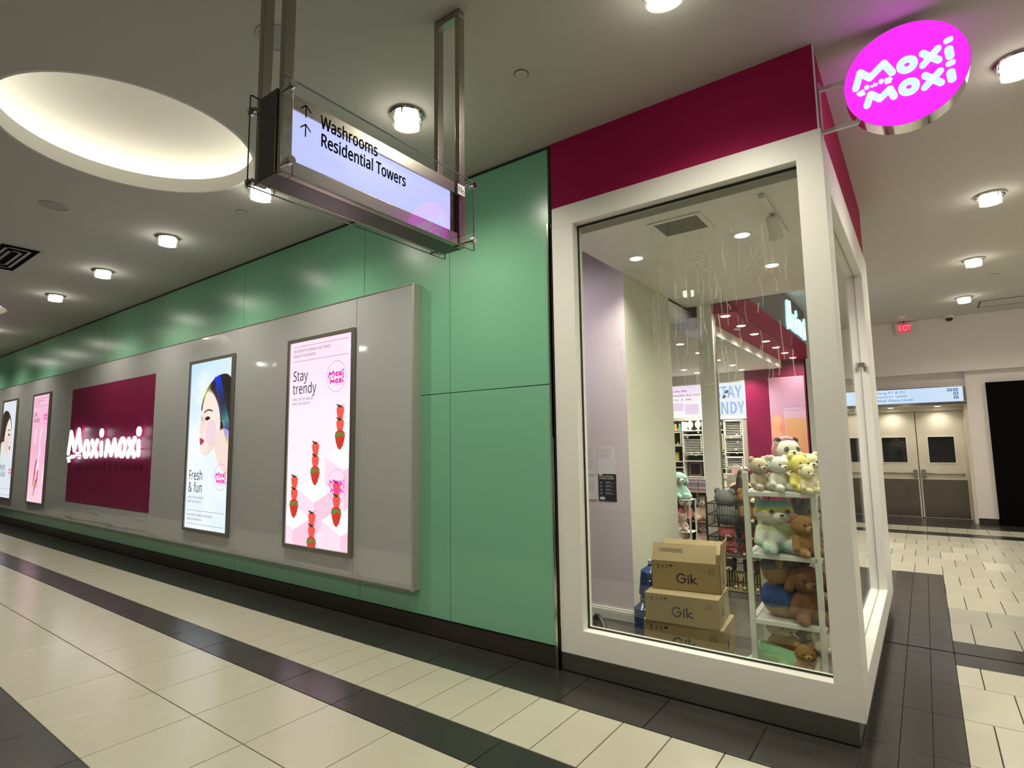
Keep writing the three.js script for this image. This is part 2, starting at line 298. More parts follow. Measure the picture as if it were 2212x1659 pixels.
// ------------------------------------------------------------------ shop shell
{
  const c = struct('ceiling');
  part(c, 'window_bay_ceiling', b2(-2.14, -0.466, 3.126, 3.3, -6.42, -3.602), M.white);
  part(c, 'shop_ceiling', [b2(-6.2, -2.301, 2.87, 3.0, -6.43, -4.86), b2(-6.2, -1.99, 2.87, 3.0, -11.03, -6.431)], M.wall);
  part(c, 'side_bay_ceiling', b2(-6.2, -2.142, 3.5, 3.6, -4.69, -3.6), M.wall);
  const s = struct('trim_3');
  part(s, 'soffit', b2(-1.99, -1.581, 3.001, 3.12, -11.03, -6.43), M.magenta);
  part(s, 'shadow_gap', b2(-1.586, -1.5815, 2.996, 3.0005, -11.03, -6.43), M.black);
  part(s, 'fascia_band', b2(-1.58, -1.565, 3.0, 3.25, -11.03, -6.43), M.magenta);
  part(s, 'fascia_upper', b2(-1.6, -1.572, 3.25, CEIL, -11.03, -6.43), std(lin(0.19, 0.14, 0.19), 0.5));
  const w = struct('wall_shop');
  part(w, 'window_bay_wall', b2(-2.3, -2.142, 0, 3.125, -5.85, -4.69), M.olive);
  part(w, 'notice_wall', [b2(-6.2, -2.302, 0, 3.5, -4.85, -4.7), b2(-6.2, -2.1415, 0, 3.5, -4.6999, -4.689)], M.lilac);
  part(w, 'back_wall', b2(-6.2, -2.64, 0, 3.2, -11.2, -11.03), M.wall);
  part(w, 'magenta_wall', b2(-2.64, -1.62, 0, 3.2, -11.2, -11.02), M.magentaPrint);
  part(w, 'outer_wall', b2(-6.35, -6.2, 0, CEIL, -11.2, -3.75), M.wall);
  part(w, 'header', b2(-2.3, -2.142, 2.95, 3.1, -7.6, -5.851), M.white);
  part(w, 'corridor_wall', b2(-1.85, -1.62, 0, CEIL, -13.4, -11.021), M.wall);
  const sk = struct('baseboard_shop');
  part(sk, 'skirting', [rb(-6.2, -2.125, 0.002, 0.085, -4.6885, -4.668, 0.004), rb(-6.2, -2.13, 0.085, 0.1, -4.6885, -4.675, 0.003), rb(-2.143, -2.122, 0.002, 0.1, -4.76, -4.67, 0.004)], M.white);
  const p = struct('trim_4');
  part(p, 'post', rb(-2.02, -1.853, 0.002, 3.125, -6.55, -6.42, 0.004), M.white);
  part(p, 'post_channel', b2(-1.853, -1.838, 0.002, 3.125, -6.5, -6.47), M.steel);
}
// ------------------------------------------------------------------ far end of the corridor, walls that close the mall
{
  const w = struct('wall_far');
  part(w, 'bulkhead', b2(-1.85, 8, 2.8, CEIL, -13.75, -13.3), M.farWall);
  part(w, 'pier', b2(0.7, 0.985, 0.1, 2.8, -14.0, -13.42), M.farWall);
  part(w, 'door_head', b2(-1.85, 0.7, 2.19, 2.8, -14.0, -13.5), M.farWall);
  part(w, 'upper_return', b2(0.985, 8, 2.57, 2.8, -14.0, -13.42), M.farWall);
  part(w, 'outer_wall', b2(-1.85, 8, 0, CEIL, -14.2, -14.001), M.black);
  part(struct('baseboard_far'), 'skirting', b2(0.71, 0.98, 0.002, 0.1, -13.9, -13.43), M.dark);
  structMesh('wall_right', b2(3.2, 3.4, 0, CEIL, -13.3, -3.0), M.wall);
  structMesh('wall_hall_end', b2(-24.2, -24, 0, CEIL, -3.75, 5.2), M.wall);
  structMesh('wall_opposite', b2(-24.2, 8.2, 0, CEIL, 5.0, 5.2), M.wall);
  structMesh('wall_hall_start', b2(8, 8.2, 0, CEIL, -3.0, 5.2), M.wall);
  structMesh('wall_hall_return', b2(3.4, 8.2, 0, CEIL, -3.2, -3.0), M.wall);
}

// ------------------------------------------------------------------ shop logo: strokes in units of the round sign's radius
const LOGO = {
  bars: [[[-0.791, 0.006], [-0.697, 0.3], [-0.545, 0.13], [-0.302, 0.33], [-0.183, 0.09]], [[0.306, 0.262], [0.531, 0.03]], [[0.535, 0.26], [0.294, 0.03]], [[0.689, 0.165], [0.699, 0.04]], [[0.668, 0.345], [0.725, 0.355]],
    [[-0.628, -0.414], [-0.554, -0.215], [-0.413, -0.36], [-0.242, -0.23], [-0.188, -0.40]], [[0.309, -0.185], [0.532, -0.42]], [[0.535, -0.19], [0.291, -0.414]], [[0.686, -0.285], [0.693, -0.41]], [[0.668, -0.108], [0.725, -0.1]]],
  rings: [[0.057, 0.147], [0.055, -0.305]],
  dots: [[-0.608, -0.044], [-0.368, -0.018]],
  fine: [[[-0.538, -0.05], [-0.51, -0.06], [-0.488, -0.05], [-0.483, -0.02], [-0.475, -0.05], [-0.455, -0.058], [-0.438, -0.041]], [[-0.771, -0.115], [-0.671, -0.082]], [[-0.761, -0.142], [-0.658, -0.125]], [[-0.73, -0.172], [-0.65, -0.16]],
    [[-0.299, -0.005], [-0.218, 0.0]], [[-0.302, -0.043], [-0.199, -0.04]], [[-0.299, -0.085], [-0.218, -0.085]]],
};
function drawLogo(x, cx, cy, r, color, circle, wide = 1) {
  x.save(); x.translate(cx, cy); x.scale(wide, 1); x.strokeStyle = x.fillStyle = color; x.lineCap = x.lineJoin = 'round';
  const path = (p) => { x.beginPath(); p.forEach(([a, b], i) => (i ? x.lineTo(a * r, -b * r) : x.moveTo(a * r, -b * r))); x.stroke(); };
  x.lineWidth = 0.11 * r; LOGO.bars.forEach(path);
  for (const [a, b] of LOGO.rings) { x.lineWidth = 0.1 * r; x.beginPath(); x.arc(a * r, -b * r, 0.105 * r, 0, 7); x.stroke(); }
  x.lineWidth = 0.025 * r; LOGO.fine.forEach(path); for (const [a, b] of LOGO.dots) { x.beginPath(); x.arc(a * r, -b * r, 0.045 * r, 0, 7); x.fill(); }
  if (circle) { x.lineWidth = 0.022 * r; x.beginPath(); x.arc(0, 0, r, 0, 7); x.stroke(); x.lineWidth = 0.012 * r; path([[-0.45, -0.6], [0.8, -0.58]]); }
  x.restore();
}
const FONT = await new FontLoader().loadAsync('fonts/droid/droid_sans_regular.typeface.json');
const BOLD = await new FontLoader().loadAsync('fonts/droid/droid_sans_bold.typeface.json');
const text = (s, size, depth, narrow = 1, font = FONT, bold = 0) => new TextGeometry(s, { font, size, depth, curveSegments: 5, bevelEnabled: bold > 0, bevelSize: bold, bevelThickness: 0.0002, bevelSegments: 1 }).scale(narrow, 1, 1);

// ------------------------------------------------------------------ ceiling lamps of the mall
function mallLamp(name, label, x, z, cd = LAMP_CD, group) {
  const t = thing(name, label, 'ceiling lamp', [x, CEIL, z], group);
  part(t, 'base_ring', lathe([[0.0, -0.001], [0.116, -0.001], [0.118, -0.012], [0.112, -0.02], [0.092, -0.022], [0.09, -0.012], [0, -0.012]], 40), M.polished);
  part(t, 'diffuser', lathe([[0, -0.013], [0.079, -0.013], [0.082, -0.02], [0.082, -0.078], [0.076, -0.087], [0, -0.088]], 36), M.lampGlow);
  part(t, 'glass_ring', lathe([[0.104, -0.022], [0.104, -0.085], [0.098, -0.085], [0.098, -0.022]], 40), M.lampGlass);
  for (let k = 0; k < 3; k++) { const a = (k / 3) * 6.283 + 0.5; part(t, 'clip', rb(-0.006, 0.006, -0.05, -0.018, 0.094, 0.108, 0.002).rotateY(a), M.polished); }
  spot([x, CEIL - 0.05, z], [x, 0, z], cd, WARM, 1.28, 0.75, 4);
  return t;
}
M.lampGlow = glow(WARM.clone().lerp(new THREE.Color(1, 1, 1), 0.45), LAMP_GLOW, 0xffffff);
const HL = [['ceiling lamp at the top picture edge, above the pink fascia', -0.88], ['ceiling lamp beside the far post of the hanging direction sign', -2.72], ['ceiling lamp hidden behind the hanging direction sign box', -4.585],
  ['ceiling lamp, nearest of the three between the coves and the green wall', -6.45], ['ceiling lamp, middle of the three between the coves and the green wall', -8.315], ['ceiling lamp, farthest of the three between the coves and the green wall', -10.18]];
for (const [l, x] of HL) mallLamp('ceiling_lamp', 'round glass-ringed ' + l, x, -2.53, LAMP_CD * (x > -1 ? 1.4 : 1));
for (const x of [-14, -15.9, -17.8]) mallLamp('ceiling_lamp', 'round glass-ringed ceiling lamp far down the hall, seen only mirrored in the wall', x, -2.53, LAMP_CD, 'far hall lamps');
for (const [x, k] of [[-14, 0.9], [-10.18, 0.9], [-6.45, 1.1], [-2.72, 1.8], [1.0, 2.6], [4.5, 2]]) mallLamp('ceiling_lamp', 'added unseen fill lamp on the open side of the hall behind the photographer', x, 1.2, LAMP_CD * k, 'added fill lamps behind the photographer');  // unseen lamps added as frontal fill for the walls and storefront
[[0.63, -4.40, 'corridor ceiling lamp at the right picture edge, right of the round pink sign'], [0.675, -6.78, 'ceiling lamp, second along the side corridor, beyond the round sign'], [0.685, -9.17, 'ceiling lamp, third along the side corridor'], [0.7, -11.6, 'corridor ceiling lamp nearest the exit sign']]
  .forEach(([x, z, l]) => mallLamp('ceiling_lamp', 'round glass-ringed ' + l, x, z));

for (const z of [-4.4, -6.78, -9.17, -11.6]) mallLamp('ceiling_lamp', 'added unseen ceiling lamp outside the picture on the right, brightening the corridor', 2.35, z, LAMP_CD, 'added corridor fill lamps');  // unseen row added to brighten the corridor and its end wall
// small ceiling fittings
function disc(name, label, cat, x, z, r, h, mat, group) { const t = thing(name, label, cat, [x, CEIL, z], group); part(t, 'cover', lathe([[0, -h], [r * 0.7, -h], [r * 0.96, -h * 0.7], [r, -0.001], [0, -0.001]], 36), mat); return t; }
{
  const grey = std(lin(0.42, 0.42, 0.41), 0.8);
  const sp = disc('ceiling_speaker', 'flat round grey speaker grille in the ceiling, left of the lamp row', 'speaker', -6.41, -1.535, 0.1, 0.006, grey);
  part(sp, 'rim', new THREE.TorusGeometry(0.104, 0.005, 6, 40).rotateX(Math.PI / 2).translate(0, -0.004, 0), M.ceiling);
  const s2 = disc('ceiling_speaker', 'flat round ceiling speaker grille seen between the near posts of the hanging sign', 'speaker', -2.76, -1.58, 0.1, 0.006, grey);
  part(s2, 'rim', new THREE.TorusGeometry(0.104, 0.005, 6, 40).rotateX(Math.PI / 2).translate(0, -0.004, 0), M.ceiling);
  for (const [x, z, r, l] of [[-1.847, -2.668, 0.042, 'white sprinkler cover plate on the ceiling, right of the hanging sign'], [-5.18, -2.671, 0.045, 'white sprinkler cover plate on the ceiling, left of the hanging sign'], [-11.69, -2.69, 0.045, 'white sprinkler cover plate by the far cove'], [0.985, -10.24, 0.05, 'white sprinkler cover plate on the corridor ceiling']]) {
    const t = disc('sprinkler_cover', l, 'sprinkler', x, z, r, 0.007, M.ceiling); part(t, 'gap_ring', new THREE.TorusGeometry(r * 1.03, 0.0025, 6, 32).rotateX(Math.PI / 2).translate(0, -0.001, 0), M.dark);
  }
  const sm = disc('smoke_detector', 'white smoke detector on the corridor ceiling above the exit sign', 'smoke detector', -0.16, -12.6, 0.07, 0.045, M.wall); part(sm, 'sensor', lathe([[0, -0.06], [0.03, -0.058], [0.035, -0.045], [0, -0.045]], 20), M.wall);
  const cm = thing('security_camera', 'black dome security camera under the corridor ceiling right of the exit sign', 'camera', [0.55, CEIL, -13.16]);
  part(cm, 'mount', lathe([[0, -0.001], [0.075, -0.001], [0.075, -0.04], [0.06, -0.05], [0, -0.05]], 28), M.wall);
  part(cm, 'dome', new THREE.SphereGeometry(0.058, 24, 12, 0, 6.2832, Math.PI / 2, Math.PI / 2).translate(0, -0.05, 0), M.blackPlastic);
  const hp = thing('ceiling_hatch', 'square white access hatch in the corridor ceiling at the right picture edge', 'hatch', [1.25, CEIL, -12.4]);
  part(hp, 'panel', b2(-0.3, 0.3, -0.004, -0.001, -0.27, 0.27), M.ceiling); part(hp, 'frame', [b2(-0.32, -0.304, -0.006, -0.001, -0.29, 0.29), b2(0.304, 0.32, -0.006, -0.001, -0.29, 0.29), b2(-0.32, 0.32, -0.006, -0.001, 0.274, 0.29), b2(-0.32, 0.32, -0.006, -0.001, -0.29, -0.274)], M.dark);
  // air diffuser at the left edge
  const v = thing('air_vent', 'long rectangular ceiling air vent with dark slots at the left picture edge', 'air vent', [-8.6, CEIL, -1.66]);
  part(v, 'frame', [b2(-0.62, 0.62, -0.008, -0.001, 0.17, 0.2), b2(-0.62, 0.62, -0.008, -0.001, -0.2, -0.17), b2(-0.62, -0.585, -0.008, -0.001, -0.17, 0.17), b2(0.585, 0.62, -0.008, -0.001, -0.17, 0.17)], M.ceiling);
  part(v, 'slot_backing', b2(-0.585, 0.585, -0.003, -0.001, -0.17, 0.17), M.black);
  for (const [w, d] of [[0.48, 0.12], [0.36, 0.065]]) part(v, 'louvre', [b2(-w, w, -0.007, -0.003, d - 0.03, d), b2(-w, w, -0.007, -0.003, -d, -d + 0.03), b2(-w, -w + 0.03, -0.007, -0.003, -d, d), b2(w - 0.03, w, -0.007, -0.003, -d, d)], M.frameGrey);
}

// ------------------------------------------------------------------ advertising wall on the green panels
const PZ = -3.377, BACK = WALL + 0.002;
{
  const t = thing('billboard', 'long glossy light-grey advertising panel mounted on the green wall', 'panel', [0, 0, 0]);
  const xs = [-3.535, -4.31, -5.4, -6.538, -7.655, -8.757, -10.44, -12.18, -13.28, -14.4, -15.5, -16.6, -17.7, -18.9], y0 = 0.362, y1 = 2.978;
  for (let i = 0; i + 1 < xs.length; i++) if (i !== 5 && i !== 6) part(t, 'panel', rb(xs[i + 1] + 0.003, xs[i] - (i ? 0.003 : 0.012), y0, y1, PZ - 0.02, PZ, 0.0015, 1), M.panel);
  for (let i = 5; i < 7; i++) { part(t, 'panel', rb(xs[i + 1] + 0.003, xs[i] - 0.003, 2.637, y1, PZ - 0.02, PZ, 0.0015, 1), M.panel); part(t, 'panel', rb(xs[i + 1] + 0.003, xs[i] - 0.003, y0, 0.683, PZ - 0.02, PZ, 0.0015, 1), M.panel); }
  part(t, 'backing', b2(-18.9, -3.55, y0 + 0.01, y1 - 0.01, BACK, PZ - 0.021), M.darkjoint);
  part(t, 'end_cap', [rb(-3.545, -3.523, y0 - 0.012, y1 + 0.012, PZ - 0.012, PZ + 0.004, 0.002), b2(-3.54, -3.524, y0 - 0.008, y1 + 0.008, BACK, PZ - 0.012)], std(lin(0.5, 0.48, 0.42), 0.4, { metalness: 0.4 }));
  part(t, 'top_trim', b2(-18.9, -3.546, y1 + 0.001, y1 + 0.012, BACK, PZ + 0.003), M.frameGrey);
  part(t, 'bottom_trim', b2(-18.9, -3.546, y0 - 0.012, y0 - 0.001, BACK, PZ + 0.003), M.frameGrey);
}
{ // magenta panel and its lettering
  const t = thing('logo_panel', 'plain dark magenta square panel set into the grey advertising wall', 'panel', [-10.468, 1.66, PZ + 0.002]);
  part(t, 'panel', rb(-1.708, 1.708, -0.974, 0.974, -0.022, 0.002, 0.001, 1), M.magentaPrint);
  const s = thing('illuminated_lettering', 'white glowing letters reading Moxi moxi with a cat face, on the magenta panel', 'sign', [0, 0, PZ + 0.06]);
  const mat = glow(lin(0.93, 0.95, 1), 2.2, 0xffffff), D = 0.014;
  const L = (name, g) => part(s, name, g, mat);
  L('letter', line([[-11.95, 1.53], [-11.875, 1.86], [-11.665, 1.58], [-11.5, 1.89], [-11.37, 1.58]], 0.108, D));
  part(s, 'mount', [-11.88, -11.5, -11.24, -10.74, -10.44, -10.1, -9.75, -9.28, -9.03].map((x) => rod([x, 1.57, -0.0599], [x, 1.57, 0.002], 0.01, 8)), M.steel);
  L('letter', ringShape(-11.10, 1.583, 0.15, 0.16, 0.055, 0.075, D));
  L('letter', mg([capsule([-10.86, 1.70], [-10.62, 1.48], 0.095, D), capsule([-10.64, 1.70], [-10.86, 1.48], 0.095, D)]));
  L('letter', mg([capsule([-10.455, 1.66], [-10.44, 1.5], 0.095, D), ringShape(-10.467, 1.83, 0.078, 0.07, 0, 0, D)]));
  L('letter', line([[-10.25, 1.49], [-10.2, 1.69], [-10.03, 1.5], [-9.925, 1.70], [-9.82, 1.49]], 0.095, D));
  L('letter', ringShape(-9.615, 1.597, 0.15, 0.16, 0.055, 0.075, D));
  L('letter', mg([capsule([-9.39, 1.70], [-9.17, 1.48], 0.095, D), capsule([-9.18, 1.71], [-9.39, 1.48], 0.095, D)]));
  L('letter', mg([capsule([-9.04, 1.66], [-9.025, 1.5], 0.095, D), ringShape(-9.045, 1.82, 0.078, 0.07, 0, 0, D)]));
  L('cat_face', mg([ringShape(-11.79, 1.455, 0.035, 0.035, 0, 0, D), ringShape(-11.54, 1.50, 0.035, 0.035, 0, 0, D), line([[-11.74, 1.455], [-11.69, 1.44], [-11.665, 1.48], [-11.64, 1.45], [-11.6, 1.465]], 0.022, D),
    capsule([-11.99, 1.435], [-11.88, 1.45], 0.022, D), capsule([-11.97, 1.40], [-11.87, 1.415], 0.022, D), capsule([-11.93, 1.365], [-11.85, 1.38], 0.022, D), capsule([-11.46, 1.515], [-11.38, 1.515], 0.022, D), capsule([-11.45, 1.475], [-11.36, 1.475], 0.022, D), capsule([-11.45, 1.435], [-11.37, 1.43], 0.022, D)]));
}
// ------------------------------------------------------------------ poster light boxes
function poster(name, label, x0, x1, y0, y1, tex, part2) {
  const cx = (x0 + x1) / 2, cy = (y0 + y1) / 2, w = x1 - x0, h = y1 - y0, t = thing(name, label, 'poster', [cx, cy, PZ]);
  const F = 0.042, g = sub(t, 'frame');
  part(g, 'frame_side', rb(-w / 2, -w / 2 + F, -h / 2, h / 2, 0.0, 0.034, 0.006), M.frameGrey); part(g, 'frame_side', rb(w / 2 - F, w / 2, -h / 2, h / 2, 0.0, 0.034, 0.006), M.frameGrey);
  part(g, 'frame_top', rb(-w / 2 + F, w / 2 - F, h / 2 - F, h / 2, 0.0, 0.034, 0.006), M.frameGrey); part(g, 'frame_bottom', rb(-w / 2 + F, w / 2 - F, -h / 2, -h / 2 + F, 0.0, 0.034, 0.006), M.frameGrey);
  part(t, 'lit_screen', new THREE.PlaneGeometry(w - 2 * F, h - 2 * F).translate(0, 0, 0.018), screenMat(tex));
  part(t, 'lightbox_back', b2(-w / 2 + F, w / 2 - F, -h / 2 + F, h / 2 - F, 0.002, 0.012), M.blackPlastic);
  areaLight([cx, cy, PZ + 0.04], [0, 0, 1], w - 2 * F, h - 2 * F, lin(0.95, 0.9, 0.95), PANEL_LIGHT);
  return t;
}
function strawberry(x, cx, cy, s, leafy) {
  x.fillStyle = leafy ? '#c93a2c' : '#ea5a4c'; x.beginPath(); x.moveTo(cx, cy + s * 1.25); x.bezierCurveTo(cx - s * 0.5, cy + s * 1.1, cx - s, cy, cx - s * 0.85, cy - s * 0.7); x.bezierCurveTo(cx - s * 0.4, cy - s * 1.15, cx + s * 0.4, cy - s * 1.15, cx + s * 0.85, cy - s * 0.7); x.bezierCurveTo(cx + s, cy, cx + s * 0.5, cy + s * 1.1, cx, cy + s * 1.25); x.fill();
  x.fillStyle = 'rgba(160,30,20,.55)'; for (let i = 0; i < 14; i++) x.fillRect(cx + (hash(i, 3) - 0.5) * s * 1.3, cy + (hash(i, 7) - 0.4) * s * 1.5, s * 0.09, s * 0.14);
  x.fillStyle = leafy ? '#5f8a3a' : '#33301c'; const n = leafy ? 9 : 6; for (let i = 0; i < n; i++) { const a = ((i / (n - 1)) - 0.5) * 2.4; x.beginPath(); x.moveTo(cx - s * 0.2, cy - s * 0.75); x.quadraticCurveTo(cx + Math.sin(a) * s, cy - s * (leafy ? 0.8 : 1.05), cx + Math.sin(a) * s * 1.05, cy - s * (leafy ? 0.15 : 1.3)); x.lineTo(cx + s * 0.2, cy - s * 0.75); x.fill(); }
}
function cube(x, cx, ty, w, h, drop) { // pale pink block seen from above
  x.fillStyle = '#fff2fa'; x.beginPath(); x.moveTo(cx - w, ty); x.lineTo(cx, ty - h); x.lineTo(cx + w, ty); x.lineTo(cx, ty + h); x.fill();
  x.fillStyle = '#f6d9e8'; x.beginPath(); x.moveTo(cx - w, ty); x.lineTo(cx, ty + h); x.lineTo(cx, ty + h + drop); x.lineTo(cx - w, ty + drop); x.fill();
  x.fillStyle = '#eec6da'; x.beginPath(); x.moveTo(cx + w, ty); x.lineTo(cx, ty + h); x.lineTo(cx, ty + h + drop); x.lineTo(cx + w, ty + drop * 0.7); x.fill();
}
const small = (x, s, a, b, px, c = '#7a6a72') => { x.fillStyle = c; x.font = px + 'px sans-serif'; x.fillText(s, a, b); };
const stayTex = canvasTex(512, 1040, (x, w, h) => {
  const g = x.createLinearGradient(0, 0, 0, h); g.addColorStop(0, '#fddcec'); g.addColorStop(0.4, '#ffe9f4'); g.addColorStop(0.75, '#fdeaf5'); g.addColorStop(1, '#fbd9ea'); x.fillStyle = g; x.fillRect(0, 0, w, h);
  x.fillStyle = '#a08a95'; x.fillRect(28, 22, w - 56, 2.5); x.fillRect(28, 100, w - 56, 2.5); small(x, 'DISCOVER THE VIBRANT AND TRENDY', 28, 54, 19); small(x, 'WORLD OF MOXIMOXI', 28, 80, 19);
  x.fillStyle = '#17131a'; x.font = '74px sans-serif'; x.save(); x.translate(28, 205); x.scale(0.95, 1); x.fillText('Stay', 0, 0); x.fillText('trendy', 0, 68); x.restore(); small(x, 'HERE STYLISH SNACKS', 28, 308, 18); small(x, 'MEET CHIC BEAUTY', 28, 331, 18);
  cube(x, 470, 600, 150, 62, 200); cube(x, 235, 760, 150, 66, 170); cube(x, 60, 905, 150, 66, 200); cube(x, 450, 905, 150, 66, 200);
  drawLogo(x, 395, 205, 76, '#e01c9c', true, 1.0); 
  for (const [a, b, n] of [[432, 385, 3], [240, 560, 3], [66, 730, 3], [415, 750, 3], [222, 905, 3]]) for (let i = 0; i < n; i++) strawberry(x, a, b + i * 64, i === 2 ? 42 : 33, i === 2);
  x.globalAlpha = 0.8; drawLogo(x, 415, 735, 76, '#f032b4', true, 1.0); x.globalAlpha = 1;
});
function face(x, w, h, flip) { // a made-up profile, printed flat on the poster
  x.save(); if (flip) { x.translate(w, 0); x.scale(-1, 1); }
  x.fillStyle = '#f0d8cd'; x.beginPath(); x.moveTo(330, 520); x.quadraticCurveTo(350, 640, 470, 700); x.lineTo(512, 720); x.lineTo(512, 300); x.lineTo(330, 330); x.fill();
  x.fillStyle = '#2c2624'; x.beginPath(); x.moveTo(150, 300); x.bezierCurveTo(160, 180, 300, 85, 430, 95); x.bezierCurveTo(500, 100, 540, 160, 540, 200); x.lineTo(540, 470); x.bezierCurveTo(470, 420, 420, 420, 380, 440); x.lineTo(240, 420); x.fill();
  x.fillStyle = '#f6e2d8'; x.beginPath(); x.moveTo(250, 175); x.bezierCurveTo(180, 220, 165, 280, 160, 330); x.bezierCurveTo(155, 370, 150, 380, 128, 432); x.quadraticCurveTo(122, 450, 148, 455); x.lineTo(146, 478); x.quadraticCurveTo(138, 492, 150, 500); x.quadraticCurveTo(145, 520, 156, 528); x.bezierCurveTo(150, 570, 190, 600, 240, 590); x.bezierCurveTo(330, 560, 380, 500, 395, 420); x.bezierCurveTo(400, 320, 350, 220, 250, 175); x.fill();
  x.fillStyle = 'rgba(225,190,225,.5)'; x.beginPath(); x.ellipse(285, 450, 60, 80, 0.2, 0, 7); x.fill();
  x.fillStyle = '#3a2c27'; x.beginPath(); x.ellipse(236, 362, 30, 10, -0.1, 0, 7); x.fill(); x.strokeStyle = '#463630'; x.lineWidth = 9; x.beginPath(); x.moveTo(190, 325); x.quadraticCurveTo(235, 295, 295, 318); x.stroke();
  x.beginPath(); x.lineWidth = 6; x.moveTo(160, 345); x.lineTo(166, 372); x.stroke(); x.fillStyle = '#a8485a'; x.beginPath(); x.moveTo(146, 482); x.quadraticCurveTo(180, 478, 206, 500); x.quadraticCurveTo(180, 530, 153, 522); x.fill(); x.fillStyle = '#5f2430'; x.fillRect(150, 499, 46, 4);
  x.strokeStyle = '#d0b0a2'; x.lineWidth = 5; x.beginPath(); x.arc(410, 410, 30, 4, 8); x.stroke();
    const hs = x.createLinearGradient(180, 160, 330, 420); hs.addColorStop(0, 'rgba(60,48,40,0)'); hs.addColorStop(0.5, 'rgba(92,74,60,.75)'); hs.addColorStop(1, 'rgba(130,110,96,.2)'); x.fillStyle = hs; x.beginPath(); x.moveTo(240, 170); x.bezierCurveTo(330, 220, 390, 300, 400, 430); x.bezierCurveTo(420, 330, 380, 190, 290, 150); x.fill();
  for (let i = 0; i < 60; i++) { x.strokeStyle = i % 3 ? 'rgba(24,18,16,.5)' : 'rgba(120,98,82,.45)'; x.lineWidth = 1.5; const o = i * 3.2; x.beginPath(); x.moveTo(215 + o * 0.5, 190 - o * 0.45); x.bezierCurveTo(310 + o * 0.7, 190 - o * 0.35, 400 + o * 0.5, 280, 395 + o * 0.75, 440 - o * 0.12); x.stroke(); }
  const fs = x.createLinearGradient(150, 400, 330, 600); fs.addColorStop(0, 'rgba(205,160,140,.28)'); fs.addColorStop(0.4, 'rgba(255,240,235,0)'); fs.addColorStop(1, 'rgba(190,140,125,.45)'); x.fillStyle = fs; x.beginPath(); x.moveTo(160, 330); x.lineTo(150, 500); x.bezierCurveTo(150, 570, 190, 600, 240, 590); x.bezierCurveTo(330, 560, 380, 500, 395, 420); x.lineTo(250, 380); x.fill();
  x.strokeStyle = 'rgba(120,84,70,.6)'; x.lineWidth = 3; x.beginPath(); x.moveTo(160, 452); x.quadraticCurveTo(172, 440, 166, 428); x.stroke(); x.fillStyle = '#15100e'; x.beginPath(); x.arc(230, 362, 9, 0, 7); x.fill(); x.strokeStyle = '#2a201c'; x.lineWidth = 4; x.beginPath(); x.moveTo(200, 360); x.quadraticCurveTo(235, 338, 270, 360); x.stroke();
  x.restore();
}
const freshTex = canvasTex(512, 1040, (x, w, h) => {
  const g = x.createLinearGradient(0, 0, w, h); g.addColorStop(0, '#bfe0f6'); g.addColorStop(0.45, '#e8f1f9'); g.addColorStop(1, '#dcecf6'); x.fillStyle = g; x.fillRect(0, 0, w, h);
  for (let i = 0; i < 40; i++) { x.fillStyle = 'rgba(255,255,255,.16)'; x.beginPath(); x.arc(hash(i, 1) * w, hash(i, 2) * h, 30 + 60 * hash(i, 3), 0, 7); x.fill(); }
  face(x, w, h, false);
  const s = x.createLinearGradient(330, 120, 520, 560); for (const [p, c] of [[0, 'rgba(30,60,250,.85)'], [0.35, 'rgba(40,70,200,.25)'], [0.6, 'rgba(90,210,190,.6)'], [0.75, 'rgba(110,90,230,.5)'], [0.9, 'rgba(220,225,120,.75)'], [1, 'rgba(255,255,200,.1)']]) s.addColorStop(p, c); x.fillStyle = s; x.beginPath(); x.moveTo(300, 110); x.lineTo(370, 95); x.lineTo(512, 420); x.lineTo(512, 600); x.lineTo(430, 420); x.fill();
  const y = x.createLinearGradient(120, 260, 260, 120); y.addColorStop(0, 'rgba(255,255,190,0)'); y.addColorStop(0.5, 'rgba(250,250,170,.75)'); y.addColorStop(1, 'rgba(255,255,190,0)'); x.fillStyle = y; x.beginPath(); x.moveTo(120, 240); x.lineTo(270, 90); x.lineTo(300, 120); x.lineTo(150, 300); x.fill();
  x.fillStyle = '#141821'; x.font = '82px sans-serif'; x.save(); x.translate(24, 742); x.scale(0.9, 1); x.fillText('Fresh', 0, 0); x.fillText('& fun', 0, 76); x.restore(); small(x, 'HERE STYLISH SNACKS', 24, 858, 20); small(x, 'MEET CHIC BEAUTY', 24, 884, 20);
  drawLogo(x, 425, 720, 78, '#f01f9f', true); x.fillStyle = '#8f9aa5'; x.fillRect(24, 930, w - 60, 3); x.fillRect(24, 1012, w - 60, 3); small(x, 'DISCOVER THE VIBRANT AND TRENDY', 24, 966, 19); small(x, 'WORLD OF MOXIMOXI', 24, 992, 19);
});
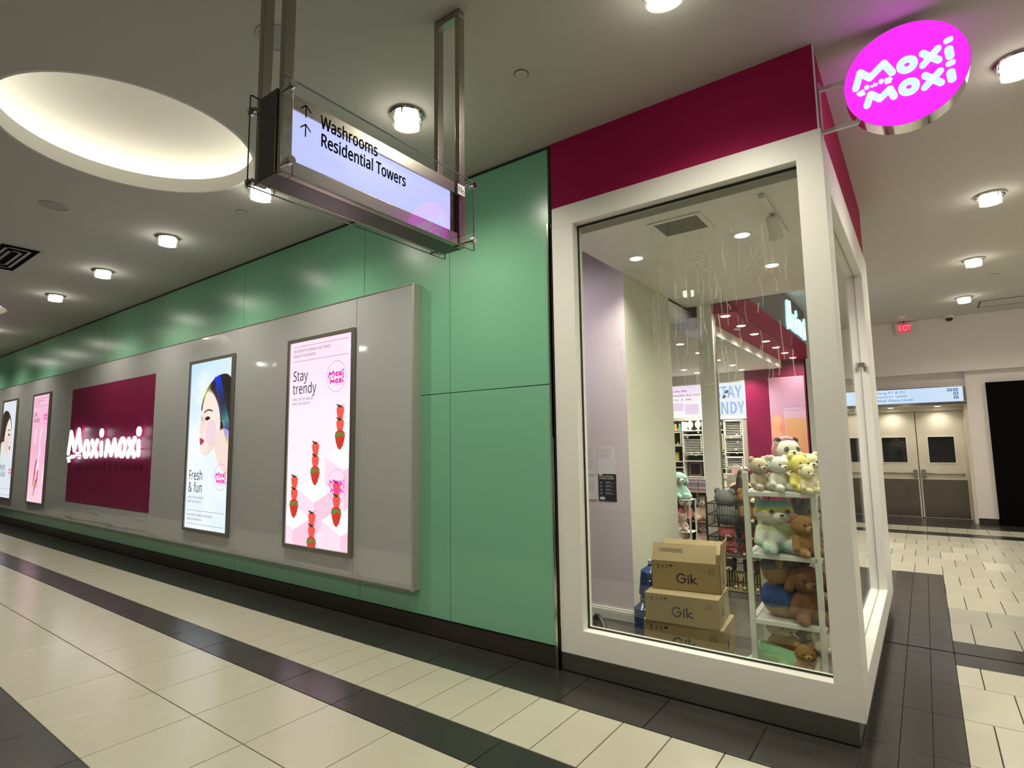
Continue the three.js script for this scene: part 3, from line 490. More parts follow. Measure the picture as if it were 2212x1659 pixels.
const pinkTex = canvasTex(256, 512, (x, w, h) => {
  const g = x.createLinearGradient(0, 0, 0, h); g.addColorStop(0, '#f9c3dc'); g.addColorStop(0.5, '#f6b3d0'); g.addColorStop(1, '#fbd0e3'); x.fillStyle = g; x.fillRect(0, 0, w, h);
  x.fillStyle = '#a5708c'; x.fillRect(14, 14, w - 28, 1.5); x.fillRect(14, 52, w - 28, 1.5); small(x, 'DISCOVER THE VIBRANT AND TRENDY', 14, 30, 9); small(x, 'WORLD OF MOXIMOXI', 14, 44, 9);
  x.fillStyle = '#2a1f28'; x.font = '30px sans-serif'; x.fillText('Live', 14, 100); x.fillText('colorful', 14, 130); drawLogo(x, 205, 105, 36, '#e01c9c', true);
  x.strokeStyle = '#fff4fa'; x.lineCap = 'round'; x.lineWidth = 15; for (const p of [[[70, 170], [60, 230]], [[160, 160], [140, 230], [160, 280]], [[150, 270], [130, 350], [150, 330]], [[240, 170], [236, 215]], [[236, 340], [232, 410]]]) { x.beginPath(); p.forEach(([a, b], i) => (i ? x.lineTo(a, b) : x.moveTo(a, b))); x.stroke(); }
  x.fillStyle = '#a8363f'; for (const [a, b, r] of [[100, 345, 0.3], [140, 400, 0.1], [110, 440, 0.35], [90, 395, 0.3]]) { x.save(); x.translate(a, b); x.rotate(r); x.fillRect(-7, -38, 14, 56); x.fillStyle = '#caa06a'; x.fillRect(-9, 18, 18, 26); x.fillStyle = '#a8363f'; x.restore(); }
});
const pearlTex = canvasTex(256, 512, (x, w, h) => { x.fillStyle = '#dfe6ef'; x.fillRect(0, 0, w, h); x.save(); x.scale(0.5, 0.5); face(x, 512, 1040, true); x.restore(); x.fillStyle = 'rgba(210,240,235,.6)'; x.fillRect(0, 240, 80, 120); x.fillStyle = '#1c1a22'; x.font = '38px sans-serif'; x.fillText('Bright', 14, 366); x.fillText('& bold', 14, 404); drawLogo(x, 215, 372, 36, '#f01f7f', true); x.fillStyle = '#8f9aa5'; x.fillRect(12, 465, w - 24, 1.5); x.fillRect(12, 498, w - 24, 1.5); });
poster('poster_lightbox', 'lit pink poster with stacks of strawberries and the words Stay trendy', -5.415, -4.308, 0.545, 2.697, stayTex);
poster('poster_lightbox', 'lit pale blue poster of a woman in profile with the words Fresh & fun', -7.662, -6.54, 0.542, 2.69, freshTex);
poster('poster_lightbox', 'narrow-looking lit pink poster with lipsticks, left of the magenta logo panel', -14.40, -13.33, 0.542, 2.69, pinkTex);
poster('poster_lightbox', 'lit poster of a dark-haired face at the left picture edge, farthest of the posters', -16.62, -15.5, 0.542, 2.69, pearlTex);

// ------------------------------------------------------------------ hanging direction sign
{
  const t = thing('hanging_sign', 'stainless steel direction sign hung from the ceiling, reading Washrooms and Residential Towers', 'sign', [-1.8, 0, 0]);
  const zc = [-1.086, -2.056];
  for (const z of zc) { const g = sub(t, 'hanger'); for (const x of [-0.03, -0.18]) part(g, 'post', rb(x, x + 0.03, 2.55, CEIL - 0.04, z - 0.0215, z + 0.0215, 0.003), M.steel); part(g, 'ceiling_bar', rb(-0.18, 0, CEIL - 0.04, CEIL - 0.001, z - 0.0215, z + 0.0215, 0.003), M.steel); }
  part(t, 'housing', rb(-0.15, -0.0301, 2.552, 2.885, -2.085, -1.058, 0.004), std(lin(0.1, 0.095, 0.085), 0.3, { metalness: 0.9 }));
  for (const x of [-0.03, -0.162]) { part(t, 'rail', rb(x, x + 0.012, 2.827, 2.885, -2.02, -1.108, 0.002), M.steel); part(t, 'rail', rb(x, x + (x < -0.1 ? 0.012 : 0.03), 2.55, 2.613, -2.02, -1.108, 0.004), M.steel); }
  part(t, 'lit_screen', b2(-0.029, -0.024, 2.614, 2.826, -1.99, -1.109), new THREE.MeshPhysicalMaterial({ color: 0x111111, roughness: 0.3, emissive: lin(0.52, 0.56, 1), emissiveIntensity: 0.98 }), 'pale violet glowing screen');
  part(t, 'lit_screen', b2(-0.158, -0.1505, 2.614, 2.826, -1.99, -1.109), new THREE.MeshPhysicalMaterial({ color: 0x111111, roughness: 0.3, emissive: lin(0.52, 0.56, 1), emissiveIntensity: 0.95 }));
  part(t, 'black_strip', b2(-0.029, -0.022, 2.614, 2.826, -2.008, -1.991), M.blackPlastic);
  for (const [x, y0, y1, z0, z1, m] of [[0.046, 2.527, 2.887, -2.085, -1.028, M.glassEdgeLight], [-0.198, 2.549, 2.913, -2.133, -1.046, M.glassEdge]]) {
    const p = part(t, 'glass_plate', b2(x, x + 0.008, y0, y1, z0, z1), M.signGlass);
    part(p, 'polished_edge', [b2(x, x + 0.008, y0 - 0.0016, y0, z0, z1), b2(x, x + 0.008, y1, y1 + 0.0016, z0, z1), b2(x, x + 0.008, y0, y1, z1, z1 + 0.0016), b2(x, x + 0.008, y0, y1, z0 - 0.0016, z0)], m);
  }
  for (const z of [-1.06, -2.06]) for (const y of [2.857, 2.57]) for (const s of [0, 1]) part(t, 'standoff', s ? mg([rod([-0.18, y, z], [-0.2, y, z], 0.009, 12), rod([-0.199, y, z], [-0.216, y, z], 0.015, 16)]) : mg([rod([-0.0, y, z], [0.06, y, z], 0.009, 12), rod([0.055, y, z], [0.078, y, z], 0.015, 16)]), M.polished);
  const put = (g, y, z) => g.rotateY(Math.PI / 2).translate(0.0535, y, z);
  part(t, 'lettering', put(text('Washrooms', 0.05, 0.001, 0.74, FONT, 0.0012), 2.758, -1.187), M.black); part(t, 'lettering', put(text('Residential Towers', 0.05, 0.001, 0.74, FONT, 0.0012), 2.687, -1.188), M.black);
  for (const y of [2.768, 2.694]) part(t, 'arrow', put(mg([capsule([0, 0], [0, 0.045], 0.0045, 0.001), capsule([0, 0.046], [0.02, 0.027], 0.0045, 0.001), capsule([0, 0.046], [-0.02, 0.027], 0.0045, 0.001)]), y, -1.125), M.black);
  const wc = canvasTex(64, 64, (x) => { x.fillStyle = '#ece9ef'; x.fillRect(0, 0, 64, 64); x.strokeStyle = x.fillStyle = '#111'; x.lineWidth = 4; x.strokeRect(2, 2, 60, 60); for (const a of [14, 30]) { x.beginPath(); x.arc(a, 18, 4, 0, 7); x.fill(); x.fillRect(a - 4, 23, 8, 16); x.fillRect(a - 3, 38, 2.6, 14); x.fillRect(a + 0.6, 38, 2.6, 14); } x.beginPath(); x.arc(47, 42, 8, 0, 7); x.stroke(); x.fillRect(42, 22, 5, 18); });
  part(t, 'washroom_symbol', new THREE.PlaneGeometry(0.058, 0.058).rotateY(Math.PI / 2).translate(0.0555, 2.808, -1.985), printMat(wc), 'small white sticker with washroom symbols');
  areaLight([-1.8 - 0.015, 2.72, -1.55], [1, 0, 0], 0.85, 0.2, lin(0.52, 0.56, 1), PANEL_LIGHT);
}

// ------------------------------------------------------------------ round blade sign
{
  const r = 0.2823, t = thing('round_sign', 'round glowing magenta blade sign reading Moxi Moxi with a cat face, on the fascia corner', 'sign', [0.061, 3.525, -3.55]);
  part(t, 'rim', lathe([[r - 0.012, -0.055], [r, -0.055], [r, 0.055], [r - 0.012, 0.055]], 72).rotateX(Math.PI / 2).translate(0, 0, -0.058), M.polished);
  const face = glow(lin(0.95, 0.014, 0.98), 1.7, 0x330033);
  part(t, 'face', new THREE.CylinderGeometry(r - 0.003, r - 0.003, 0.012, 72).rotateX(Math.PI / 2).translate(0, 0, -0.005), face, 'glowing magenta face');
  part(t, 'face', new THREE.CylinderGeometry(r - 0.003, r - 0.003, 0.012, 72).rotateX(Math.PI / 2).translate(0, 0, -0.111), face);
  const D = 0.012, lm = glow(lin(0.58, 0.83, 0.84), 1.0, 0x888888), P = (p) => p.map(([a, b]) => [a * r, b * r]);
  LOGO.bars.forEach((b) => part(t, 'letter', line(P(b), (b.length === 5 ? 0.12 : b[0][0] > 0.665 && Math.abs(b[0][1] - b[1][1]) < 0.05 ? 0.09 : b[0][0] > 0.65 ? 0.13 : 0.112) * r, D), lm));
  for (const [a, b] of LOGO.rings) part(t, 'letter', ringShape(a * r, b * r, 0.168 * r, 0.165 * r, 0.048 * r, 0.048 * r, D), lm);
  part(t, 'cat_face', mg([...LOGO.fine.map((p) => line(P(p), 0.026 * r, D)), ...LOGO.dots.map(([a, b]) => ringShape(a * r, b * r, 0.042 * r, 0.042 * r, 0, 0, D))]), lm);
  for (const y of [0.10, -0.165]) part(t, 'arm', rb(-0.415, -Math.sqrt(r * r - y * y) + 0.004, y - 0.011, y + 0.011, -0.07, -0.048, 0.002), M.white);
  part(t, 'wall_plate', rb(-0.416, -0.405, -0.20, 0.14, -0.085, -0.035, 0.002), M.white);
  areaLight([0.061, 3.525, -3.50], [0, 0, 1], 0.4, 0.4, lin(0.95, 0.1, 0.98), 0.04);
  areaLight([0.061, 3.525, -3.70], [0, 0, -1], 0.4, 0.4, lin(0.95, 0.1, 0.98), 0.04);
}

// ------------------------------------------------------------------ doors, lit sign and exit sign at the corridor's end
{
  const d = struct('door_1'); const Z = -13.9;
  part(d, 'frame', [b2(0.645, 0.7, 0, 2.19, Z - 0.1, -13.42), b2(-1.85, 0.645, 2.1, 2.19, Z - 0.1, Z + 0.06)], M.door);
  for (const [a, b, side] of [[-1.655, -0.89, 1], [-0.885, -0.122, 1], [-0.118, 0.645, -1]]) {
    const l = sub(d, 'leaf'), c = (a + b) / 2, w = 0.205;
    part(l, 'leaf_panel', [b2(a, c - w, 0.008, 2.095, Z - 0.045, Z), b2(c + w, b, 0.008, 2.095, Z - 0.045, Z), b2(c - w, c + w, 1.59, 2.095, Z - 0.045, Z), b2(c - w, c + w, 0.008, 1.085, Z - 0.045, Z)], M.door);
    part(l, 'window_pane', b2(c - w, c + w, 1.085, 1.59, Z - 0.03, Z - 0.024), M.windowDark);
    part(l, 'window_trim', [b2(c - w - 0.012, c - w, 1.073, 1.602, Z, Z + 0.006), b2(c + w, c + w + 0.012, 1.073, 1.602, Z, Z + 0.006), b2(c - w, c + w, 1.59, 1.602, Z, Z + 0.006), b2(c - w, c + w, 1.073, 1.085, Z, Z + 0.006)], M.white);
    part(l, 'kick_plate', rb(a + 0.03, b - 0.03, 0.02, 0.755, Z, Z + 0.004, 0.001, 1), M.kick);
    part(l, 'push_bar', mg([rb(a + 0.06, b - 0.06, 0.852, 0.885, Z + 0.03, Z + 0.062, 0.008), rb(side > 0 ? b - 0.1 : a + 0.03, side > 0 ? b - 0.03 : a + 0.1, 0.79, 0.95, Z, Z + 0.05, 0.012), rb(side > 0 ? a + 0.06 : b - 0.1, side > 0 ? a + 0.1 : b - 0.06, 0.845, 0.892, Z, Z + 0.05, 0.006)]), M.steel);
    part(l, 'meeting_edge', b2(side > 0 ? b - 0.004 : a, side > 0 ? b : a + 0.004, 0.01, 2.09, Z, Z + 0.003), M.dark);
  }
  for (const [x, l] of [[-1.27, 'small downlight above the leftmost door leaf'], [-0.5, 'small downlight above the middle door leaf'], [0.26, 'small downlight above the rightmost door leaf']]) {
    const k = thing('door_downlight', l, 'ceiling lamp', [x, 2.19, -13.68]); part(k, 'trim_ring', lathe([[0.05, -0.001], [0.07, -0.001], [0.07, -0.006], [0.052, -0.01]], 24), M.white); part(k, 'lens', lathe([[0, -0.002], [0.05, -0.002], [0.047, -0.01], [0, -0.013]], 20), M.lampGlow); spot([x, 2.182, -13.68], [x, 0.4, -13.78], 1.6, WARM, 1.2, 0.8, 2);
  }
  const dirTex = canvasTex(512, 100, (x, w, h) => { const g = x.createLinearGradient(0, 0, w, 0); g.addColorStop(0, '#dcebfb'); g.addColorStop(0.6, '#c3dbf4'); g.addColorStop(1, '#cfe2f6'); x.fillStyle = g; x.fillRect(0, 0, w, h); x.fillStyle = '#3d5f90'; x.font = '22px sans-serif'; x.fillText('Parking P1 & P2', 120, 28); x.fillText('Concourse Level', 120, 56); x.fillText('To Mall Plaza Level', 120, 84); for (const [a, b] of [[450, 12], [474, 12], [474, 38], [474, 64]]) { x.fillRect(a, b, 19, 19); x.fillStyle = '#dfeaf6'; x.fillRect(a + 4, b + 4, 4, 11); x.fillRect(a + 11, b + 4, 4, 11); x.fillStyle = '#3d5f90'; } });
  const s = thing('direction_lightbox', 'pale blue lit sign box above the doors reading P1 & P2, Mall Plaza Level', 'sign', [-0.28, 2.365, -13.34]);
  part(s, 'housing', rb(-0.98, 0.975, -0.175, 0.175, -0.155, 0, 0.008), M.steel); part(s, 'lit_screen', new THREE.PlaneGeometry(1.9, 0.275).translate(-0.02, 0.02, 0.003), screenMat(dirTex, 0.9)); part(s, 'bottom_rail', rb(-0.98, 0.975, -0.185, -0.12, 0.0, 0.03, 0.006), M.polished);
  areaLight([-0.28, 2.38, -13.31], [0, 0, 1], 1.9, 0.27, lin(0.6, 0.75, 1), PANEL_LIGHT);
  const e = thing('exit_sign', 'red glowing EXIT sign hung from the ceiling before the far wall', 'sign', [-0.15, 3.71, -13.2]);
  part(e, 'housing', rb(-0.145, 0.145, -0.1, 0.1, -0.035, 0, 0.006), std(lin(0.8, 0.7, 0.7), 0.4)); part(e, 'face', b2(-0.1, 0.1, -0.085, 0.085, 0, 0.006), glow(lin(0.95, 0.06, 0.1), 0.55, 0x330505));
  part(e, 'lettering', text('EXIT', 0.11, 0.004, 0.62, BOLD).translate(-0.098, -0.055, 0.006), glow(lin(1, 0.12, 0.17), 1.4)); part(e, 'stem', rod([0, 0.1, -0.018], [0, 0.134, -0.018], 0.012, 10), M.dark);
  areaLight([-0.15, 3.71, -13.17], [0, 0, 1], 0.22, 0.16, lin(1, 0.08, 0.1), 0.3);
  const h = thing('flat_black_panel', 'plain matte black panel standing right of the double doors', 'panel', [2.0, 0, -13.36]);  // flat black panel for the black area beside the doors
  part(h, 'panel', rb(-1.005, 1.19, 0.01, 2.565, -0.05, 0.04, 0.004), M.black); part(h, 'base_strip', b2(-1.005, 1.19, 0.001, 0.06, 0.041, 0.05), M.black);
}

// ------------------------------------------------------------------ soft shapes: distance fields, meshed
function sdfMesh(prims, center, half, res, k = 0.05, fuzz = 0) {
  const mc = new MarchingCubes(res, M.white, false, false, 60000), n = res, d = V(), p = V();
  const C = prims.map((q) => ({ ...q, A: V(...q.a), B: V(...(q.b ?? q.a)) }));
  for (let z = 0; z < n; z++) for (let y = 0; y < n; y++) for (let x = 0; x < n; x++) {
    p.set(center[0] + ((x - n / 2) / (n / 2)) * half, center[1] + ((y - n / 2) / (n / 2)) * half, center[2] + ((z - n / 2) / (n / 2)) * half);
    let m = 1e9;
    for (const q of C) {
      let v;
      if (q.r) { const ex = (p.x - q.A.x) / q.r[0], ey = (p.y - q.A.y) / q.r[1], ez = (p.z - q.A.z) / q.r[2], l = Math.hypot(ex, ey, ez); v = (l - 1) * Math.min(...q.r); }
      else { d.subVectors(q.B, q.A); const l = d.lengthSq(), t = l ? Math.max(0, Math.min(1, ((p.x - q.A.x) * d.x + (p.y - q.A.y) * d.y + (p.z - q.A.z) * d.z) / l)) : 0; v = Math.hypot(p.x - q.A.x - d.x * t, p.y - q.A.y - d.y * t, p.z - q.A.z - d.z * t) - (q.ra + ((q.rb ?? q.ra) - q.ra) * t); }
      const kk = q.k ?? k, h = Math.max(kk - Math.abs(m - v), 0) / kk; m = Math.min(m, v) - h * h * kk * 0.25;
    }
    mc.field[x + y * n + z * n * n] = -m;
  }
  mc.isolation = 0; mc.update();
  const pos = new Float32Array(mc.count * 3); for (let i = 0; i < mc.count; i++) for (let c = 0; c < 3; c++) pos[i * 3 + c] = center[c] + mc.positionArray[i * 3 + c] * half;
  let g = new THREE.BufferGeometry(); g.setAttribute('position', new THREE.BufferAttribute(pos, 3)); g = mergeVertices(g, half / res / 20); g.computeVertexNormals();
  if (fuzz) { const P = g.attributes.position, N = g.attributes.normal; for (let i = 0; i < P.count; i++) { const f = (hash(i, 5) - 0.5) * fuzz; P.setXYZ(i, P.getX(i) + N.getX(i) * f, P.getY(i) + N.getY(i) * f, P.getZ(i) + N.getZ(i) * f); } g.computeVertexNormals(); }
  return g;
}
const mir = (list) => list.flatMap((q) => [q, { ...q, a: [-q.a[0], q.a[1], q.a[2]], b: q.b && [-q.b[0], q.b[1], q.b[2]] }]);
// plush toys, 1 high, sitting, facing +z
const PL = {
  body: sdfMesh([{ a: [0, 0.25, 0], r: [0.25, 0.27, 0.22] }, { a: [0, 0.44, 0.01], r: [0.19, 0.16, 0.17] }, ...mir([{ a: [0.13, 0.11, 0.06], b: [0.21, 0.1, 0.36], ra: 0.115, rb: 0.105 }, { a: [0.2, 0.41, 0.04], b: [0.3, 0.2, 0.18], ra: 0.09, rb: 0.085 }])], [0, 0.29, 0.1], 0.42, 38, 0.06, 0.008),
  head: sdfMesh([{ a: [0, 0.74, 0.03], r: [0.29, 0.24, 0.24] }, ...mir([{ a: [0.1, 0.68, 0.12], r: [0.15, 0.13, 0.14] }, { a: [0.21, 0.93, 0.01], r: [0.1, 0.1, 0.06], k: 0.03 }])], [0, 0.75, 0.03], 0.36, 38, 0.05, 0.008),
  catHead: sdfMesh([{ a: [0, 0.72, 0.03], r: [0.3, 0.23, 0.23] }, ...mir([{ a: [0.19, 0.86, 0.01], b: [0.25, 1.02, 0.0], ra: 0.085, rb: 0.025, k: 0.03 }])], [0, 0.76, 0.03], 0.36, 36, 0.05, 0.006),
  dogHead: sdfMesh([{ a: [0, 0.74, 0.03], r: [0.28, 0.24, 0.24] }, ...mir([{ a: [0.24, 0.86, 0.02], b: [0.33, 0.6, 0.05], ra: 0.06, rb: 0.085, k: 0.03 }])], [0, 0.72, 0.03], 0.44, 36, 0.05, 0.008),
  muzzle: sdfMesh([{ a: [0, 0.665, 0.25], r: [0.115, 0.085, 0.08] }], [0, 0.665, 0.25], 0.15, 16, 0.02),
  lying: sdfMesh([{ a: [-0.35, 0.2, 0], b: [0.3, 0.17, 0.05], ra: 0.2, rb: 0.15 }, { a: [0.32, 0.16, 0.05], b: [0.55, 0.15, 0.12], ra: 0.15, rb: 0.13 }, { a: [-0.45, 0.12, 0.15], b: [-0.55, 0.1, 0.3], ra: 0.09, rb: 0.07 }, { a: [0.1, 0.1, 0.18], b: [0.2, 0.08, 0.3], ra: 0.08, rb: 0.07 }], [0, 0.18, 0.06], 0.78, 44, 0.06, 0.006),
};
const fur = (r, g, b, o = {}) => phys(lin(r, g, b), 0.95, { sheen: 0.6, sheenColor: lin(Math.min(1, r + 0.15), Math.min(1, g + 0.15), Math.min(1, b + 0.15)), sheenRoughness: 0.6, ...o });
const eyeMat = phys(lin(0.006, 0.005, 0.005), 0.12, { clearcoat: 1 });
function banded(g, f) { const c = g.clone(), P = c.attributes.position, a = new Float32Array(P.count * 3); for (let i = 0; i < P.count; i++) a.set(f(P.getX(i), P.getY(i), P.getZ(i)), i * 3); c.setAttribute('color', new THREE.BufferAttribute(a, 3)); return c; }
function plush(label, pos, h, turn, o = {}, group) {
  const t = thing('plush_toy', label, 'plush toy', pos, group); t.rotation.set(o.tilt ?? 0, turn, o.roll ?? 0, 'YXZ'); t.scale.set(h * (o.wide ?? 1), h, h * (o.wide ?? 1));
  const m = fur(...(o.color ?? [0.5, 0.42, 0.3])), hm = o.headColor ? fur(...o.headColor) : m, lm = fur(...(o.muzzle ?? [0.72, 0.66, 0.52]));
  part(t, 'body', o.bands ? banded(PL.body, o.bands) : PL.body, o.bands ? o.bandMat : o.bodyColor ? fur(...o.bodyColor) : m);
  const hd = part(t, 'head', o.bands ? banded(PL[o.head ?? 'head'], o.bands) : PL[o.head ?? 'head'], o.bands ? o.bandMat : hm);
  part(hd, 'muzzle', PL.muzzle, lm); part(hd, 'nose', ball(0, 0.69, 0.325, 0.03, 1.2, 0.8, 0.7, 12), eyeMat);
  const e = o.eye ?? 1; for (const s of [-1, 1]) part(hd, 'eye', ball(s * 0.125, 0.755, 0.255, 0.03 * e, 1, 1, 0.6, 12), eyeMat);
  part(hd, 'mouth', [tube([[-0.035, 0.645, 0.322], [-0.015, 0.632, 0.329], [0, 0.642, 0.33], [0.015, 0.632, 0.329], [0.035, 0.645, 0.322]], 0.005, 14, 5)], eyeMat);
  for (const s of [-1, 1]) part(t, 'paw_pad', ball(s * 0.215, 0.1, 0.455, 0.055, 1, 1, 0.3, 12), lm);
  if (o.patch) for (const s of [-1, 1]) part(hd, 'eye_patch', ball(s * 0.13, 0.75, 0.235, 0.07, 1, 1.2, 0.5, 14), fur(...o.patch));
  if (o.darkEars) for (const s of [-1, 1]) part(hd, 'ear_cover', ball(s * 0.21, 0.95, 0.0, 0.1, 1, 1, 0.72, 14), fur(0.03, 0.025, 0.022));
  if (o.bow) part(t, 'bow', [ball(0.07, 0.53, 0.2, 0.06, 1.2, 0.8, 0.6, 12), ball(-0.07, 0.53, 0.2, 0.06, 1.2, 0.8, 0.6, 12), ball(0, 0.53, 0.22, 0.03, 1, 1, 1, 10)], fur(...o.bow));
  if (o.shirt) part(t, 'shirt', sdfMesh([{ a: [0, 0.3, 0], r: [0.275, 0.27, 0.245] }, ...mir([{ a: [0.19, 0.42, 0.04], b: [0.27, 0.27, 0.14], ra: 0.11, rb: 0.115 }])], [0, 0.3, 0.04], 0.42, 30, 0.05), std(lin(...o.shirt), 0.85));
  if (o.cap) part(hd, 'cap', [ball(0, 0.83, 0.02, 0.25, 1.1, 0.75, 1, 20), ball(0, 0.84, 0.25, 0.14, 1.2, 0.18, 1, 16)], std(lin(...o.cap), 0.85));
  if (o.hood) part(hd, 'hood', [new THREE.TorusGeometry(0.3, 0.07, 10, 30).scale(1, 0.9, 0.9).translate(0, 0.75, -0.02)], fur(...o.hood));
  return t;
}

// ------------------------------------------------------------------ lamps inside the shop
M.shopGlow = glow(SHOPWHITE, 8, 0xffffff);
function potLight(label, x, y, z, cd, group, r = 0.05, angle = 1.0, color = SHOPWHITE) {
  const t = thing('downlight', label, 'ceiling lamp', [x, y, z], group);
  part(t, 'trim_ring', lathe([[r * 0.86, -0.001], [r * 1.15, -0.001], [r * 1.15, -0.006], [r * 0.92, -0.01], [r * 0.86, -0.001]], 28), M.white);
  part(t, 'lens', lathe([[0, -0.002], [r * 0.85, -0.002], [r * 0.8, -0.012], [0, -0.016]], 24), M.shopGlow);
  spot([x, y - 0.008, z], [x, 0, z], cd, color, angle, 0.7, 2); return t;
}
potLight('small round spotlight in the window bay ceiling, near the notice wall', -1.86, 3.125, -4.36, SHOP_CD * 0.85, undefined, 0.06, 1.2);
potLight('small round spotlight in the window bay ceiling, left of the track light', -1.0, 3.125, -4.36, SHOP_CD * 0.85, undefined, 0.06, 1.2);
potLight('small round spotlight in the window bay ceiling, deeper in the shop', -0.98, 3.125, -5.3, SHOP_CD * 0.85, undefined, 0.06, 1.2);
{
  const names = ['nearest', 'second', 'third', 'fourth', 'fifth', 'sixth', 'farthest'];
  for (let i = 0; i < 7; i++) potLight(names[i] + ' of the seven downlights in the dark magenta soffit', -1.74, 3.0, -6.56 - 0.688 * i, SHOP_CD * 0.48, undefined, 0.055, 1.42);
  [[-2.54, -7.3], [-2.58, -8.2], [-2.586, -9.15], [-2.566, -9.95], [-2.6, -10.7], [-3.42, -9.98], [-3.39, -10.6]].forEach(([x, z], i) => potLight(['nearest','second','third','fourth','farthest','leftmost near','leftmost far'][i] + ' small downlight in the white shop ceiling', x, 2.869, z, SHOP_CD * 1.0, 'downlights in the white shop ceiling', 0.055, 1.2));
  potLight('lamp in the alcove ceiling before the lilac notice wall', -2.95, 3.499, -3.85, SHOP_CD * 0.85, undefined, 0.06, 1.45, lin(1, 0.84, 1));
  const s = thing('soffit_sensor', 'small white sensor between the soffit downlights', 'sensor', [-1.84, 3.0, -7.45]); part(s, 'cover', lathe([[0, -0.018], [0.03, -0.014], [0.045, -0.001], [0, -0.001]], 24), M.white);
  const tr = thing('track_light', 'white track light with a cylinder head in the window bay ceiling', 'track light', [-0.72, 3.125, -4.1]);
  part(tr, 'track', rb(-0.018, 0.018, -0.03, -0.001, -0.4, 0.4, 0.003), M.white); part(tr, 'stem', rod([0, -0.03, 0.05], [0, -0.07, 0.05], 0.01), M.white);
  part(tr, 'head', lathe([[0, 0.09], [0.035, 0.09], [0.042, 0.08], [0.045, -0.07], [0.04, -0.07], [0.036, -0.06]], 26).rotateX(0.7).translate(0, -0.12, 0.04), M.white); part(tr, 'lens', lathe([[0, -0.06], [0.036, -0.06], [0.03, -0.066], [0, -0.068]], 20).rotateX(0.7).translate(0, -0.12, 0.04), M.shopGlow);
  spot([-0.72, 3.125 - 0.12 - 0.049, -4.1 + 0.04 - 0.041], [-0.9, 0.8, -4.9], SHOP_CD, SHOPWHITE, 0.8, 0.6, 2);
  const v = thing('return_air_grille', 'square grey air grille in the window bay ceiling', 'air vent', [-1.31, 3.125, -3.9]);
  part(v, 'frame', [b2(-0.19, 0.19, -0.006, -0.001, 0.135, 0.17), b2(-0.19, 0.19, -0.006, -0.001, -0.17, -0.135), b2(-0.19, -0.155, -0.006, -0.001, -0.135, 0.135), b2(0.155, 0.19, -0.006, -0.001, -0.135, 0.135)], M.white);
  part(v, 'grille', b2(-0.155, 0.155, -0.004, -0.001, -0.135, 0.135), std(lin(0.2, 0.2, 0.17), 0.8)); part(v, 'latch', lathe([[0, -0.008], [0.006, -0.006], [0.006, -0.004]], 12), M.dark); v.rotation.y = 0;
}
// shop sign on the inner fascia
{
  const s = thing('shop_lettering', 'pale blue glowing shop letters on the purple fascia inside the shop', 'sign', [-1.572, 3.27, -9.3]);
  const mat = glow(lin(0.45, 0.85, 1), 1.0, 0xffffff), D = 0.03, k = 0.54, S = (g) => g.translate(11.99, -1.38, 0).scale(k, 0.82, 1).rotateY(Math.PI / 2);
  const L = (g) => part(s, 'letter', S(g), mat);
  L(line([[-11.95, 1.53], [-11.875, 1.86], [-11.665, 1.58], [-11.5, 1.89], [-11.37, 1.58]], 0.16, D)); L(ringShape(-11.10, 1.583, 0.165, 0.172, 0.042, 0.06, D)); L(mg([capsule([-10.86, 1.70], [-10.62, 1.48], 0.14, D), capsule([-10.64, 1.70], [-10.86, 1.48], 0.14, D)])); L(mg([capsule([-10.455, 1.66], [-10.44, 1.5], 0.14, D), ringShape(-10.467, 1.83, 0.085, 0.075, 0, 0, D)]));
  L(line([[-10.25, 1.49], [-10.2, 1.69], [-10.03, 1.5], [-9.925, 1.70], [-9.82, 1.49]], 0.14, D)); L(ringShape(-9.615, 1.597, 0.165, 0.172, 0.042, 0.06, D)); L(mg([capsule([-9.39, 1.70], [-9.17, 1.48], 0.14, D), capsule([-9.18, 1.71], [-9.39, 1.48], 0.14, D)])); L(mg([capsule([-9.04, 1.66], [-9.025, 1.5], 0.14, D), ringShape(-9.045, 1.82, 0.085, 0.075, 0, 0, D)]));
  part(s, 'cat_face', S(mg([ringShape(-11.79, 1.455, 0.04, 0.04, 0, 0, D), ringShape(-11.54, 1.47, 0.04, 0.04, 0, 0, D), line([[-11.73, 1.455], [-11.69, 1.44], [-11.665, 1.48], [-11.64, 1.45], [-11.6, 1.46]], 0.03, D), capsule([-11.98, 1.43], [-11.88, 1.45], 0.03, D), capsule([-11.96, 1.38], [-11.87, 1.40], 0.03, D), capsule([-11.46, 1.49], [-11.36, 1.49], 0.03, D), capsule([-11.46, 1.44], [-11.36, 1.43], 0.03, D)])), mat);
}
